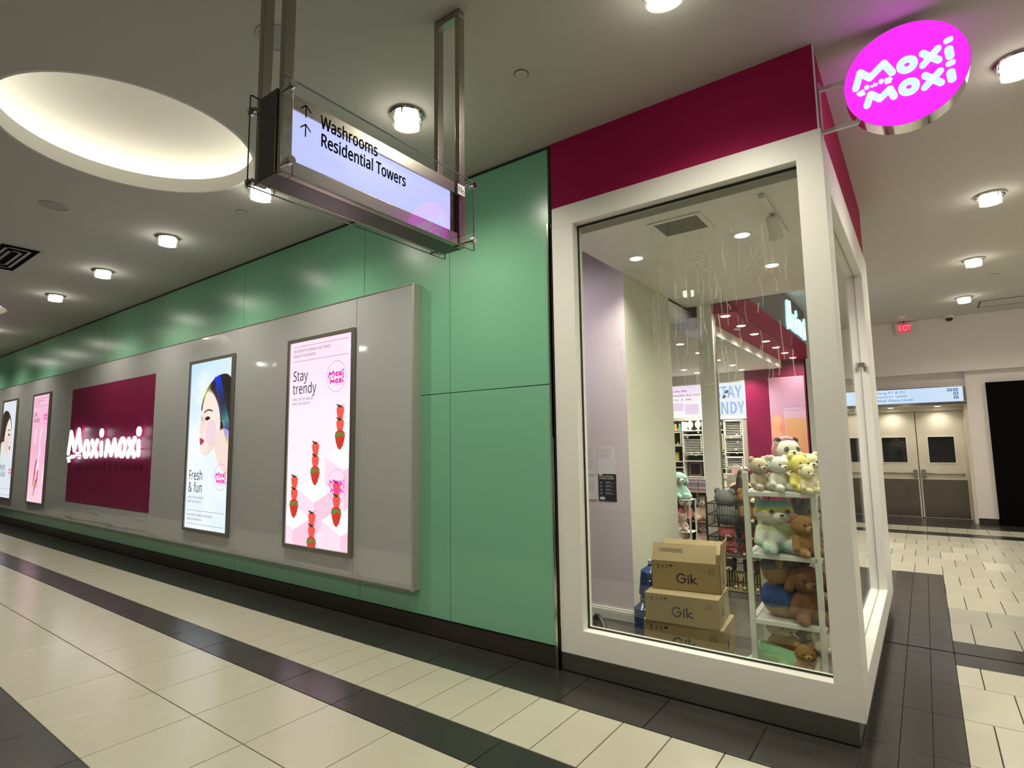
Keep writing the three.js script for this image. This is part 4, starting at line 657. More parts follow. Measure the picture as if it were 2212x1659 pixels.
// ------------------------------------------------------------------ shop back wall: menu screens, poster, shelves and goods
{
  const m1 = canvasTex(256, 256, (x, w, h) => { const g = x.createLinearGradient(0, 0, 0, h); g.addColorStop(0, '#f6d8f8'); g.addColorStop(0.4, '#fdf3fd'); g.addColorStop(1, '#fff'); x.fillStyle = g; x.fillRect(0, 0, w, h); x.font = 'bold 20px sans-serif'; [['Coffee', 20, 50, '#d23aa8'], ['Milks', 92, 50, '#8d55b8'], ['Smoothies', 20, 84, '#7a58b0'], ['Slush', 130, 84, '#e0377f'], ['Cream', 190, 84, '#999'], ['Teas', 24, 118, '#c87fb4'], ['R', 92, 118, '#44518c'], ['Adds', 132, 118, '#d8477b']].forEach(([s, a, b, c]) => { x.fillStyle = c; x.fillText(s, a, b); }); x.fillStyle = 'rgba(230,190,235,.6)'; x.fillRect(20, 140, 90, 60); x.fillRect(120, 150, 116, 80); });
  const m2 = canvasTex(256, 256, (x, w, h) => { x.fillStyle = '#eef4ff'; x.fillRect(0, 0, w, h); const g = x.createLinearGradient(0, 0, w, 0); for (let i = 0; i < 7; i++) g.addColorStop(i / 6, i % 2 ? '#b9a8ee' : '#a8d0f4'); x.fillStyle = g; x.font = 'bold 128px sans-serif'; x.save(); x.scale(0.85, 1); x.fillText('STAY', -20, 118); x.fillText('TRENDY', -190, 240); x.restore(); x.fillStyle = '#3c3f4a'; for (const [a, b] of [[95, 70], [70, 108]]) { x.beginPath(); x.ellipse(a, b, 17, 12, -0.3, 0, 7); x.fill(); x.fillStyle = '#dfe6f4'; x.fillRect(a - 12, b - 2, 20, 3); x.fillStyle = '#3c3f4a'; } });
  [[-3.46, -4.08, m1, 'white and pink lit menu screen with drink names, left of the shop post', 2.025, 2.685], [-2.645, -3.17, m2, 'pale blue lit screen with large letters, right of the shop post', 2.03, 2.685]].forEach(([b, a, tx, l, y0, y1]) => {
    const t = thing('menu_screen', l, 'screen', [(a + b) / 2, (y0 + y1) / 2, -11.0]), w = b - a, h = y1 - y0;
    part(t, 'housing', rb(-w / 2, w / 2, -h / 2 - 0.05, h / 2 + 0.012, -0.028, 0, 0.005), M.white); part(t, 'lit_screen', new THREE.PlaneGeometry(w - 0.02, h - 0.02).translate(0, 0, 0.003), screenMat(tx, 1.0));
    areaLight([(a + b) / 2, (y0 + y1) / 2, -10.97], [0, 0, 1], w, h, lin(0.95, 0.9, 1), 0.15);
  });
  const cup = canvasTex(256, 512, (x, w, h) => {
    const g = x.createLinearGradient(0, 0, 0, h); g.addColorStop(0, '#c98fb2'); g.addColorStop(0.35, '#c79bc2'); g.addColorStop(0.7, '#d08a8a'); g.addColorStop(1, '#b8506a'); x.fillStyle = g; x.fillRect(0, 0, w, h);
    x.fillStyle = '#dcaa8a'; x.beginPath(); x.arc(45, 260, 34, 0, 7); x.fill(); x.fillStyle = '#dd9f86'; x.beginPath(); x.arc(40, 320, 48, 0, 7); x.fill(); x.fillStyle = '#d58a78'; x.beginPath(); x.arc(85, 315, 26, 0, 7); x.fill();
    x.fillStyle = 'rgba(220,190,220,.55)'; x.beginPath(); x.moveTo(96, 190); x.lineTo(262, 190); x.lineTo(262, 500); x.lineTo(112, 500); x.fill(); const o = x.createLinearGradient(0, 250, 0, 500); o.addColorStop(0, '#d6a47e'); o.addColorStop(1, '#d58a66'); x.fillStyle = o; x.beginPath(); x.moveTo(104, 252); x.lineTo(262, 252); x.lineTo(262, 500); x.lineTo(116, 500); x.fill(); x.strokeStyle = '#9d86b0'; x.lineWidth = 3; x.beginPath(); x.ellipse(180, 190, 84, 15, 0, 0, 7); x.stroke();
  });
  const p = thing('wall_poster', 'large pink poster of an orange drink in a glass on the magenta shop wall', 'poster', [-1.935, 1.94, -11.016]); part(p, 'print', b2(-0.285, 0.285, -0.755, 0.755, 0, 0.006), printMat(cup, 0.35)); part(p, 'board', b2(-0.29, 0.29, -0.76, 0.76, -0.004, 0), M.white);
  const u = thing('shelf_unit', 'tall black shop shelving with white boards and price rails below the screens', 'shelving', [0, 0, -11.0]);
  part(u, 'back_panel', b2(-4.4, -2.645, 0.001, 1.96, -0.025, 0), M.blackPlastic);
  const board = (x0, x1, y, d = 0.3) => part(u, 'shelf_board', rb(x0, x1, y - 0.015, y, 0, d, 0.003, 1), M.white);
  for (const x of [-4.4, -3.775, -3.385, -2.985, -2.66]) part(u, 'upright', rb(x, x + 0.018, 0.001, 1.95, 0, 0.3, 0.003, 1), M.white);
  for (const y of [1.79, 1.76, 1.49, 1.19, 1.075, 0.88, 0.6, 0.3]) board(-4.38, -3.777, y); for (const y of [1.775, 1.70, 1.32, 1.2, 0.9, 0.5]) board(-3.757, -3.387, y); for (const y of [1.775, 1.70, 1.38, 1.33, 1.07, 0.8, 0.4]) board(-3.367, -2.987, y); for (const y of [1.95, 1.63, 1.36, 1.28, 1.06, 0.7]) board(-2.967, -2.662, y);
  const slats = []; for (const [x0, x1, ys] of [[-3.367, -2.987, [[1.39, 1.69], [1.08, 1.32]]], [-2.967, -2.662, [[1.64, 1.94], [1.37, 1.62], [1.07, 1.27]]], [-3.757, -3.387, [[1.33, 1.6]]]]) for (const [a, b] of ys) for (let y = a + 0.02; y < b; y += 0.031) slats.push(b2(x0, x1, y, y + 0.012, 0.02, 0.26));
  part(u, 'price_rails', slats, M.white).userData.kind = 'stuff';
  const tags = []; for (let i = 0; i < 22; i++) { const x = R(-3.74, -2.7), y = R(1.1, 1.9); tags.push(b2(x, x + 0.035, y, y + 0.026, 0.301, 0.303)); }
  part(u, 'price_tags', tags, M.white).userData.kind = 'stuff';
  for (const [x0, x1, y0, y1] of [[-4.38, -3.79, 1.5, 1.75], [-3.75, -3.4, 1.34, 1.69], [-3.36, -3.0, 1.39, 1.69], [-2.96, -2.67, 1.64, 1.94], [-2.96, -2.67, 1.08, 1.27]]) part(u, 'rack_frame', [b2(x0, x1, y0, y0 + 0.014, 0.285, 0.305), b2(x0, x1, y1 - 0.014, y1, 0.285, 0.305), b2(x0, x0 + 0.014, y0, y1, 0.285, 0.305), b2(x1 - 0.014, x1, y0, y1, 0.285, 0.305)], M.white);
  // goods
  const G = (name, label, cat, geo, mat, pos, group) => solo(name, geo, mat, label, cat, pos, group);
  const bust = mg([lathe([[0, 0.0], [0.05, 0.0], [0.05, 0.01], [0.012, 0.016], [0.01, 0.05]], 18), ball(0, 0.115, 0, 0.062, 1, 1.1, 0.45, 18), ball(0, 0.055, 0, 0.035, 0.8, 1, 0.45, 14), rod([0, 0.16, 0], [0, 0.2, 0], 0.018, 12)]);
  for (const [x, l] of [[-3.655, 'leftmost of the white necklace busts on the top shop shelf'], [-3.5, 'white necklace bust beside the shop post on its left'], [-3.12, 'white necklace bust right of the shop post on the top shelf']]) G('necklace_bust', l, 'display bust', bust, M.white, [x, 1.776, -10.85]);
  const fig = lathe([[0, 0], [0.035, 0], [0.04, 0.02], [0.022, 0.07], [0.026, 0.1], [0.0, 0.135]], 16), cols = [[0.75, 0.72, 0.62], [0.75, 0.7, 0.5], [0.6, 0.45, 0.08], [0.2, 0.4, 0.35]];
  cols.forEach((c, i) => G('jewelry_cone', 'small ' + ['white', 'cream', 'golden', 'green'][i] + ' jewelry stand on the top shelf under the pink menu screen', 'display stand', fig, std(lin(...c), 0.4), [-4.12 + i * 0.085, 1.791, -10.86]));
  const vial = mg([lathe([[0, 0], [0.015, 0], [0.015, 0.05], [0.006, 0.058], [0.006, 0.07], [0, 0.072]], 12)]);
  for (let i = 0; i < 9; i++) G('cosmetic_bottle', ['first','second','third','fourth','fifth','sixth','seventh','eighth','ninth'][i] + ' bottle from the left in the cosmetics row under the jewelry stands', 'bottle', vial, i % 3 ? M.white : M.dark, [-4.3 + i * 0.058, 1.49, -10.8], 'cosmetic bottles in the shop shelving');
  for (let i = 0; i < 5; i++) G('cosmetic_bottle', ['first','second','third','fourth','fifth','sixth','seventh','eighth','ninth'][i] + ' bottle from the left on the board left of the shop post', 'bottle', vial, i % 2 ? M.white : M.dark, [-3.7 + i * 0.065, 1.32, -10.8], 'bottles left of the post');
  for (let i = 0; i < 5; i++) G('yellow_box', ['first','second','third','fourth','fifth','sixth','seventh','eighth','ninth'][i] + ' yellow product box from the left on the middle shop shelf', 'box', rb(-0.03, 0.03, 0, 0.17, -0.03, 0.03, 0.003), std(lin(0.62, 0.5, 0.14), 0.5), [-4.22 + i * 0.075, 1.19, -10.82], 'yellow product boxes');
  const tray = thing('display_tray', 'cream display tray with two white balls on the lower shop shelf', 'tray', [-4.02, 0.88, -10.82]); part(tray, 'tray', [rb(-0.2, 0.2, 0.0, 0.02, -0.12, 0.12, 0.004), rb(-0.2, 0.2, 0.02, 0.12, -0.12, -0.1, 0.004)], std(lin(0.68, 0.58, 0.42), 0.6)); for (const x of [-0.15, -0.06]) part(tray, 'ball', ball(x, 0.055, 0.03, 0.035), M.white);
  const mirror = thing('brown_display', 'brown mirror stand on the shelf left of the shop post', 'mirror', [-3.58, 0.9, -10.84]); part(mirror, 'frame', rb(-0.12, 0.12, 0.01, 0.27, -0.02, 0.02, 0.01), M.wood); part(mirror, 'glass', b2(-0.09, 0.09, 0.04, 0.24, 0.02, 0.023), M.windowDark); part(mirror, 'foot', rb(-0.1, 0.1, 0, 0.014, -0.07, 0.07, 0.003), M.wood);
}
// counter with cartons behind the wire rack
{
  const c = thing('counter', 'grey service counter behind the black wire rack', 'counter', [-2.62, 0, -9.3]); part(c, 'body', rb(-0.35, 0.35, 0.001, 0.8, -0.25, 0.25, 0.006), std(lin(0.3, 0.28, 0.25), 0.6)); part(c, 'top', rb(-0.37, 0.37, 0.8, 0.825, -0.27, 0.27, 0.005), M.wall);
  const cb = (label, pos, w, h, d, col) => { const t = thing('carton', label, 'box', pos); part(t, 'body', rb(-w / 2, w / 2, 0, h, -d / 2, d / 2, 0.004), std(lin(...col), 0.7)); part(t, 'tape', b2(-0.02, 0.02, h, h + 0.001, -d / 2, d / 2), M.tape); part(t, 'sheet', b2(-w * 0.25, w * 0.1, h * 0.2, h * 0.85, d / 2, d / 2 + 0.002), M.white); return t; };
  cb('grey carton with a white sheet on the counter behind the shop post', [-2.56, 0.826, -9.25], 0.28, 0.14, 0.3, [0.34, 0.32, 0.26]); cb('upper grey carton on the counter behind the shop post', [-2.55, 0.967, -9.25], 0.24, 0.08, 0.26, [0.4, 0.38, 0.34]);
  const pk = thing('pink_gift_bag', 'pale pink package standing on the cartons beside the kneeling person', 'bag', [-2.42, 1.048, -9.25]); part(pk, 'body', rb(-0.06, 0.06, 0, 0.12, -0.05, 0.05, 0.006), std(lin(0.68, 0.45, 0.4), 0.6)); part(pk, 'handle', new THREE.TorusGeometry(0.025, 0.003, 6, 20, Math.PI).translate(0, 0.12, 0), M.white);
}
// kneeling person, back turned
{
  const t = thing('person', 'kneeling person with long dark brown hair and black top, turned away behind the rack', 'person', [-2.16, 0.002, -8.7]); t.rotation.y = 2.9;
  const skin = std(lin(0.58, 0.36, 0.26), 0.6), blk = std(lin(0.012, 0.012, 0.014), 0.85), hair = std(lin(0.03, 0.018, 0.012), 0.5);
  part(t, 'body', mg([sdfMesh([...mir([{ a: [0.09, 0.06, 0.02], b: [0.09, 0.06, -0.38], ra: 0.055, rb: 0.04 }, { a: [0.09, 0.07, 0.03], b: [0.085, 0.46, -0.08], ra: 0.062, rb: 0.08 }, { a: [0.155, 0.88, -0.06], b: [0.2, 0.66, 0.02], ra: 0.046, rb: 0.04 }, { a: [0.2, 0.66, 0.02], b: [0.1, 0.62, 0.23], ra: 0.038, rb: 0.028 }, { a: [0.08, 0.91, -0.06], b: [0.14, 0.89, -0.06], ra: 0.05, rb: 0.05 }]), { a: [0, 0.5, -0.09], r: [0.15, 0.13, 0.11] }, { a: [0, 0.62, -0.08], b: [0, 0.84, -0.06], ra: 0.1, rb: 0.115 }, { a: [0, 0.9, -0.05], b: [0, 1.0, -0.03], ra: 0.045, rb: 0.042 }], [0, 0.5, -0.05], 0.56, 56, 0.04),
    sdfMesh([{ a: [0, 1.05, -0.01], r: [0.075, 0.1, 0.09] }, { a: [0, 1.0, 0.03], r: [0.055, 0.055, 0.055] }, { a: [0, 1.045, 0.08], b: [0, 1.03, 0.095], ra: 0.01, rb: 0.013, k: 0.015 }, ...mir([{ a: [0.076, 1.04, -0.01], r: [0.01, 0.025, 0.016], k: 0.01 }])], [0, 1.03, 0], 0.15, 36, 0.03),
    ...[-1, 1].flatMap((s) => [0, 1, 2, 3].map((f) => rod([s * (0.085 + f * 0.012), 0.625 - f * 0.006, 0.24], [s * (0.06 + f * 0.012), 0.605 - f * 0.008, 0.3 - f * 0.004], 0.008, 8)).concat([rod([s * 0.08, 0.64, 0.23], [s * 0.055, 0.65, 0.265], 0.009, 8)]))]), skin);
  for (const s of [-1, 1]) part(t, 'eye', ball(s * 0.03, 1.06, 0.076, 0.011, 1, 0.8, 0.6, 10), eyeMat); part(t, 'mouth', ball(0, 0.998, 0.083, 0.018, 1, 0.35, 0.4, 10), std(lin(0.45, 0.15, 0.13), 0.5));
  part(t, 'top', sdfMesh([{ a: [0, 0.6, -0.08], b: [0, 0.85, -0.06], ra: 0.125, rb: 0.13 }, ...mir([{ a: [0.14, 0.87, -0.06], b: [0.2, 0.67, 0.02], ra: 0.062, rb: 0.055 }, { a: [0.2, 0.67, 0.02], b: [0.13, 0.63, 0.17], ra: 0.05, rb: 0.042 }])], [0, 0.74, 0.02], 0.36, 40, 0.05), blk);
  part(t, 'trousers', sdfMesh([{ a: [0, 0.5, -0.09], r: [0.165, 0.13, 0.125] }, ...mir([{ a: [0.09, 0.075, 0.03], b: [0.085, 0.45, -0.08], ra: 0.072, rb: 0.092 }, { a: [0.09, 0.065, 0.02], b: [0.09, 0.065, -0.3], ra: 0.062, rb: 0.052 }])], [0, 0.3, -0.12], 0.4, 40, 0.04), std(lin(0.03, 0.03, 0.035), 0.85));
  part(t, 'hair', sdfMesh([{ a: [0, 1.075, -0.025], r: [0.09, 0.085, 0.095] }, { a: [0, 1.0, -0.075], b: [0, 0.8, -0.15], ra: 0.085, rb: 0.07 }, ...mir([{ a: [0.075, 1.03, -0.01], b: [0.09, 0.85, -0.02], ra: 0.03, rb: 0.028 }])], [0, 0.96, -0.06], 0.24, 40, 0.03), hair);
  part(t, 'hair_bow', [ball(0.03, 1.16, -0.02, 0.022), ball(-0.03, 1.16, -0.02, 0.022)], M.white);
}
// ------------------------------------------------------------------ plush shelf and small racks deeper in the shop
{
  const s = thing('wooden_cubby', 'brown wooden cubby shelf with plush toys behind the window bay', 'shelf', [-2.95, 0, -8.75]);
  for (const x of [-0.42, -0.085, 0.33]) part(s, 'side_board', rb(x, x + 0.022, 0.001, 0.83, -0.18, 0.18, 0.003, 1), M.wood); for (const y of [0.02, 0.37, 0.81]) part(s, 'shelf_board', rb(-0.42, 0.352, y - 0.02, y, -0.18, 0.18, 0.003, 1), M.wood); part(s, 'back_board', b2(-0.42, 0.352, 0.001, 0.83, -0.19, -0.18), std(lin(0.02, 0.014, 0.012), 0.8));
  plush('cream cat plush with pink ear tufts in the upper compartment of the wooden cubby', [-2.79, 0.372, -8.74], 0.39, 0.1, { color: [0.72, 0.62, 0.48], bodyColor: [0.7, 0.5, 0.4], head: 'catHead', eye: 1.5, muzzle: [0.75, 0.7, 0.6] });
  plush('white bear plush with red bow and pink dress in the wooden cubby', [-3.06, 0.372, -8.72], 0.36, 0.1, { color: [0.74, 0.68, 0.58], bodyColor: [0.62, 0.16, 0.18], bow: [0.5, 0.02, 0.03] });
  plush('pale pink plush with big white feet on the bottom of the wooden cubby', [-2.8, 0.022, -8.74], 0.33, 0.1, { color: [0.68, 0.5, 0.44], muzzle: [0.76, 0.7, 0.6] });
  plush('pink and white plush on the bottom of the wooden cubby, left compartment', [-3.12, 0.022, -8.72], 0.33, 0.5, { color: [0.7, 0.5, 0.48] });
  plush('brown plush head behind the mint plush toy', [-3.12, 0.812, -8.78], 0.26, -0.6, { color: [0.08, 0.04, 0.025] });
  const bx = (l, x, y) => { const t = thing('gift_box', l, 'box', [x, y, -8.78]); part(t, 'body', rb(-0.095, 0.095, 0, 0.088, -0.08, 0.08, 0.004), std(lin(0.26, 0.2, 0.28), 0.6)); part(t, 'band', rb(-0.097, 0.097, 0.035, 0.05, -0.082, 0.082, 0.002), std(lin(0.55, 0.4, 0.5), 0.5)); };
  bx('lower purple gift box on the wooden cubby', -2.75, 0.812); bx('upper purple gift box on the wooden cubby', -2.75, 0.902); bx('lower left purple gift box beside the mint plush', -2.95, 0.812); bx('upper left purple gift box beside the mint plush', -2.95, 0.902);
  const w = thing('white_stand', 'small white wire stand with a mint plush toy on top', 'rack', [-2.83, 0, -7.9]);
  for (const x of [-0.15, 0.15]) for (const z of [-0.12, 0.12]) part(w, 'post', rb(x - 0.01, x + 0.01, 0.001, 0.76, z - 0.01, z + 0.01, 0.003, 1), M.rackWhite); for (const y of [0.1, 0.32, 0.76]) part(w, 'shelf', [rb(-0.16, 0.16, y - 0.012, y, -0.13, -0.11, 0.003, 1), rb(-0.16, 0.16, y - 0.012, y, 0.11, 0.13, 0.003, 1), rb(-0.16, -0.14, y - 0.012, y, -0.11, 0.11, 0.003, 1), rb(0.14, 0.16, y - 0.012, y, -0.11, 0.11, 0.003, 1), b2(-0.14, 0.14, y - 0.008, y - 0.003, -0.11, 0.11)], M.rackWhite);
  plush('mint green plush toy on the small white stand by the window bay wall', [-2.87, 0.762, -7.9], 0.38, 0.9, { color: [0.36, 0.56, 0.5], head: 'dogHead' });
  plush('pale pink plush on the lower shelf of the small white stand', [-2.84, 0.322, -7.9], 0.24, 0.4, { color: [0.7, 0.55, 0.52] });
}
// black wire rack
{
  const t = thing('wire_rack', 'black wire basket rack holding grey and brown plush toys', 'rack', [-1.6, 0, -6.1]);
  const X = 0.26, Z = 0.2;
  for (const x of [-X, X]) for (const z of [-Z, Z]) part(t, 'post', rod([x, 0.002, z], [x, 1.0, z], 0.01, 10), M.blackWire);
  for (const [y0, y1, shade] of [[0.7, 0.93, 0], [0.42, 0.6, 0], [0.08, 0.28, 1]]) {
    const w = []; for (let x = -X; x <= X + 0.001; x += 0.026) { w.push(rod([x, y0, Z], [x, y1, Z], 0.0022, 5), rod([x, y0, -Z], [x, y1, -Z], 0.0022, 5), rod([x, y0, -Z], [x, y0, Z], 0.0022, 5)); } for (let z = -Z; z <= Z; z += 0.026) w.push(rod([X, y0, z], [X, y1, z], 0.0022, 5), rod([-X, y0, z], [-X, y1, z], 0.0022, 5));
    const rim = []; for (const y of [y0, (y0 + y1) / 2, y1]) rim.push(rod([-X, y, Z], [X, y, Z], 0.006, 6), rod([-X, y, -Z], [X, y, -Z], 0.006, 6), rod([X, y, -Z], [X, y, Z], 0.006, 6), rod([-X, y, -Z], [-X, y, Z], 0.006, 6));
    const b = part(t, 'basket', rim, M.blackWire); part(b, 'basket_wires', w, shade ? std(lin(0.6, 0.48, 0.06), 0.5) : M.blackWire).userData.kind = 'stuff';
  }
  plush('grey bear plush seen from behind in the top wire basket', [-1.72, 0.705, -6.07], 0.36, 2.8, { color: [0.15, 0.155, 0.155], wide: 1.1 });
  plush('brown bear plush leaning over the right end of the top wire basket', [-1.5, 0.745, -6.08], 0.33, 0.9, { color: [0.24, 0.12, 0.045], wide: 1.15 });
  plush('red and pink plush in the middle wire basket', [-1.72, 0.425, -6.08], 0.25, 0.4, { wide: 1.1, color: [0.42, 0.1, 0.11], muzzle: [0.6, 0.4, 0.4] });
  plush('dark red plush with white muzzle in the middle wire basket', [-1.48, 0.425, -6.05], 0.25, 0.2, { wide: 1.15, color: [0.14, 0.02, 0.02] });
  plush('black plush with pale muzzle in the bottom wire basket, left one', [-1.72, 0.085, -6.08], 0.28, 0.3, { color: [0.03, 0.02, 0.018] });
  plush('dark brown plush with pale muzzle in the bottom wire basket, right one', [-1.49, 0.085, -6.08], 0.28, 0.1, { color: [0.05, 0.025, 0.018] });
}
// ------------------------------------------------------------------ white rack with plush toys in the window
{
  const t = thing('plush_rack', 'white metal shelf rack full of plush toys in the shop window', 'rack', [-0.78, 0, -4.12]); t.rotation.y = 0.05;
  const X = 0.195, Z = 0.22, w = 0.017;
  for (const x of [-X, X]) for (const z of [-Z, Z]) part(t, 'post', rb(x - w, x + w, 0.002, x < 0 ? 1.36 : 1.235, z - w, z + w, 0.004), M.rackWhite);
  for (const y of [0.13, 0.44, 0.845, 1.235]) { const s = part(t, 'shelf', [rb(-X, X, y - 0.03, y, Z - w, Z + w, 0.004), rb(-X, X, y - 0.03, y, -Z - w, -Z + w, 0.004), rb(-X - w, -X + w, y - 0.03, y, -Z, Z, 0.004), rb(X - w, X + w, y - 0.03, y, -Z, Z, 0.004)], M.rackWhite); part(s, 'shelf_plate', b2(-X + w, X - w, y - 0.012, y - 0.006, -Z + w, Z - w), std(lin(0.45, 0.46, 0.43), 0.4)); }
  const K = { beige: [0.50, 0.43, 0.32], grey: [0.42, 0.40, 0.34], white: [0.7, 0.7, 0.66], yellow: [0.72, 0.66, 0.2], cream: [0.7, 0.62, 0.42], brown: [0.3, 0.17, 0.06], dark: [0.16, 0.07, 0.03] };
  const T = 1.237;
  plush('beige bear plush, leftmost on top of the white rack', [-0.905, T, -3.99], 0.215, 0.85, { color: K.beige, muzzle: [0.55, 0.47, 0.36] });
  plush('grey-beige bear plush behind the leftmost one on top of the rack', [-0.83, T, -4.13], 0.22, 0.7, { color: K.grey });
  plush('white plush in the middle on top of the white rack', [-0.775, T, -3.97], 0.225, 0.8, { color: K.white, muzzle: [0.76, 0.76, 0.74] });
  plush('yellow bear plush on top of the white rack', [-0.665, T, -3.98], 0.235, 0.9, { color: K.yellow, muzzle: [0.76, 0.7, 0.45] });
  plush('small cream plush, rightmost on top of the white rack', [-0.6, T, -3.87], 0.17, 0.9, { color: K.cream });
  plush('pale yellow plush behind the yellow bear on top of the rack', [-0.63, T, -4.16], 0.24, 0.6, { color: K.cream });
  plush('panda plush with pink hood peeking over the other toys on the rack', [-0.76, T + 0.05, -4.2], 0.28, 0.7, { color: [0.62, 0.58, 0.5], darkEars: true, patch: [0.12, 0.12, 0.12], hood: [0.6, 0.3, 0.33] });
  const rain = new THREE.MeshPhysicalMaterial({ color: 0xffffff, vertexColors: true, roughness: 0.95, sheen: 0.5, sheenColor: lin(0.8, 0.8, 0.8), sheenRoughness: 0.6 });
  const bands = (x, y) => (y > 0.92 ? [0.55, 0.62, 0.55] : y > 0.83 ? [0.25, 0.55, 0.6] : y > 0.755 ? [0.62, 0.62, 0.1] : y > 0.72 ? [0.62, 0.45, 0.42] : y > 0.5 ? [0.68, 0.68, 0.6] : y > 0.4 ? [0.55, 0.6, 0.35] : y > 0.3 && x > 0.1 ? [0.62, 0.62, 0.2] : y > 0.18 ? [0.62, 0.68, 0.62] : x > 0.1 ? [0.55, 0.45, 0.58] : [0.42, 0.62, 0.55]);
  plush('rainbow banded bear plush on the second shelf of the white rack', [-0.84, 0.847, -4.04], 0.345, 0.6, { bands, bandMat: rain, wide: 1.2, head: 'catHead', muzzle: [0.74, 0.72, 0.66], eye: 1.3 });
  plush('brown bear plush beside the rainbow one on the white rack', [-0.655, 0.847, -3.97], 0.25, 0.75, { wide: 1.1, color: K.brown, muzzle: [0.42, 0.3, 0.14] });
  plush('grey bear plush behind the rainbow one on the white rack', [-0.68, 0.847, -4.22], 0.33, 0.9, { color: [0.22, 0.22, 0.22], muzzle: [0.5, 0.5, 0.5] });
  plush('brown bear plush with blue shirt and grey cap on the third shelf of the rack', [-0.85, 0.442, -4.06], 0.37, 2.0, { wide: 1.1, color: [0.36, 0.22, 0.09], shirt: [0.025, 0.07, 0.22], cap: [0.12, 0.14, 0.14] });
  plush('dark brown floppy-eared dog plush on the third shelf of the white rack', [-0.66, 0.442, -4.0], 0.34, 0.5, { color: K.dark, head: 'dogHead', muzzle: [0.22, 0.11, 0.05] });
  plush('reddish brown plush at the back of the third rack shelf', [-0.76, 0.442, -4.2], 0.34, 0.6, { color: [0.1, 0.05, 0.03] });
  const g = thing('plush_cushion', 'long mint green lying plush cushion on the bottom shelf of the rack', 'plush toy', [-0.83, 0.132, -3.95]); g.rotation.y = -0.12; g.scale.set(0.29, 0.4, 0.29);
  part(g, 'body', PL.lying, fur(0.3, 0.55, 0.3)); for (const s of [-1, 1]) part(g, 'eye', ball(0.62 + s * 0.03, 0.22, 0.14 + s * 0.06, 0.018, 1, 1, 1, 10), eyeMat); part(g, 'tail', ball(-0.55, 0.24, -0.08, 0.08), fur(0.36, 0.6, 0.36));
  const sh = plush('tan and cream dog plush behind the green cushion on the bottom rack shelf', [-0.84, 0.17, -4.07], 0.27, 0.75, { wide: 1.25, color: [0.42, 0.23, 0.08], head: 'catHead', headColor: [0.62, 0.52, 0.34], muzzle: [0.68, 0.6, 0.44] });
  plush('small brown bear plush on the bottom shelf of the rack by the right post', [-0.68, 0.132, -3.9], 0.2, 0.5, { color: [0.3, 0.16, 0.05], muzzle: [0.42, 0.28, 0.1] });
  plush('white plush behind the right post on the bottom shelf of the rack', [-0.58, 0.132, -3.98], 0.26, 0.6, { color: [0.62, 0.58, 0.5] });
  plush('brown plush at the back of the bottom rack shelf', [-0.72, 0.132, -4.2], 0.26, 0.6, { color: [0.2, 0.1, 0.04] });
}
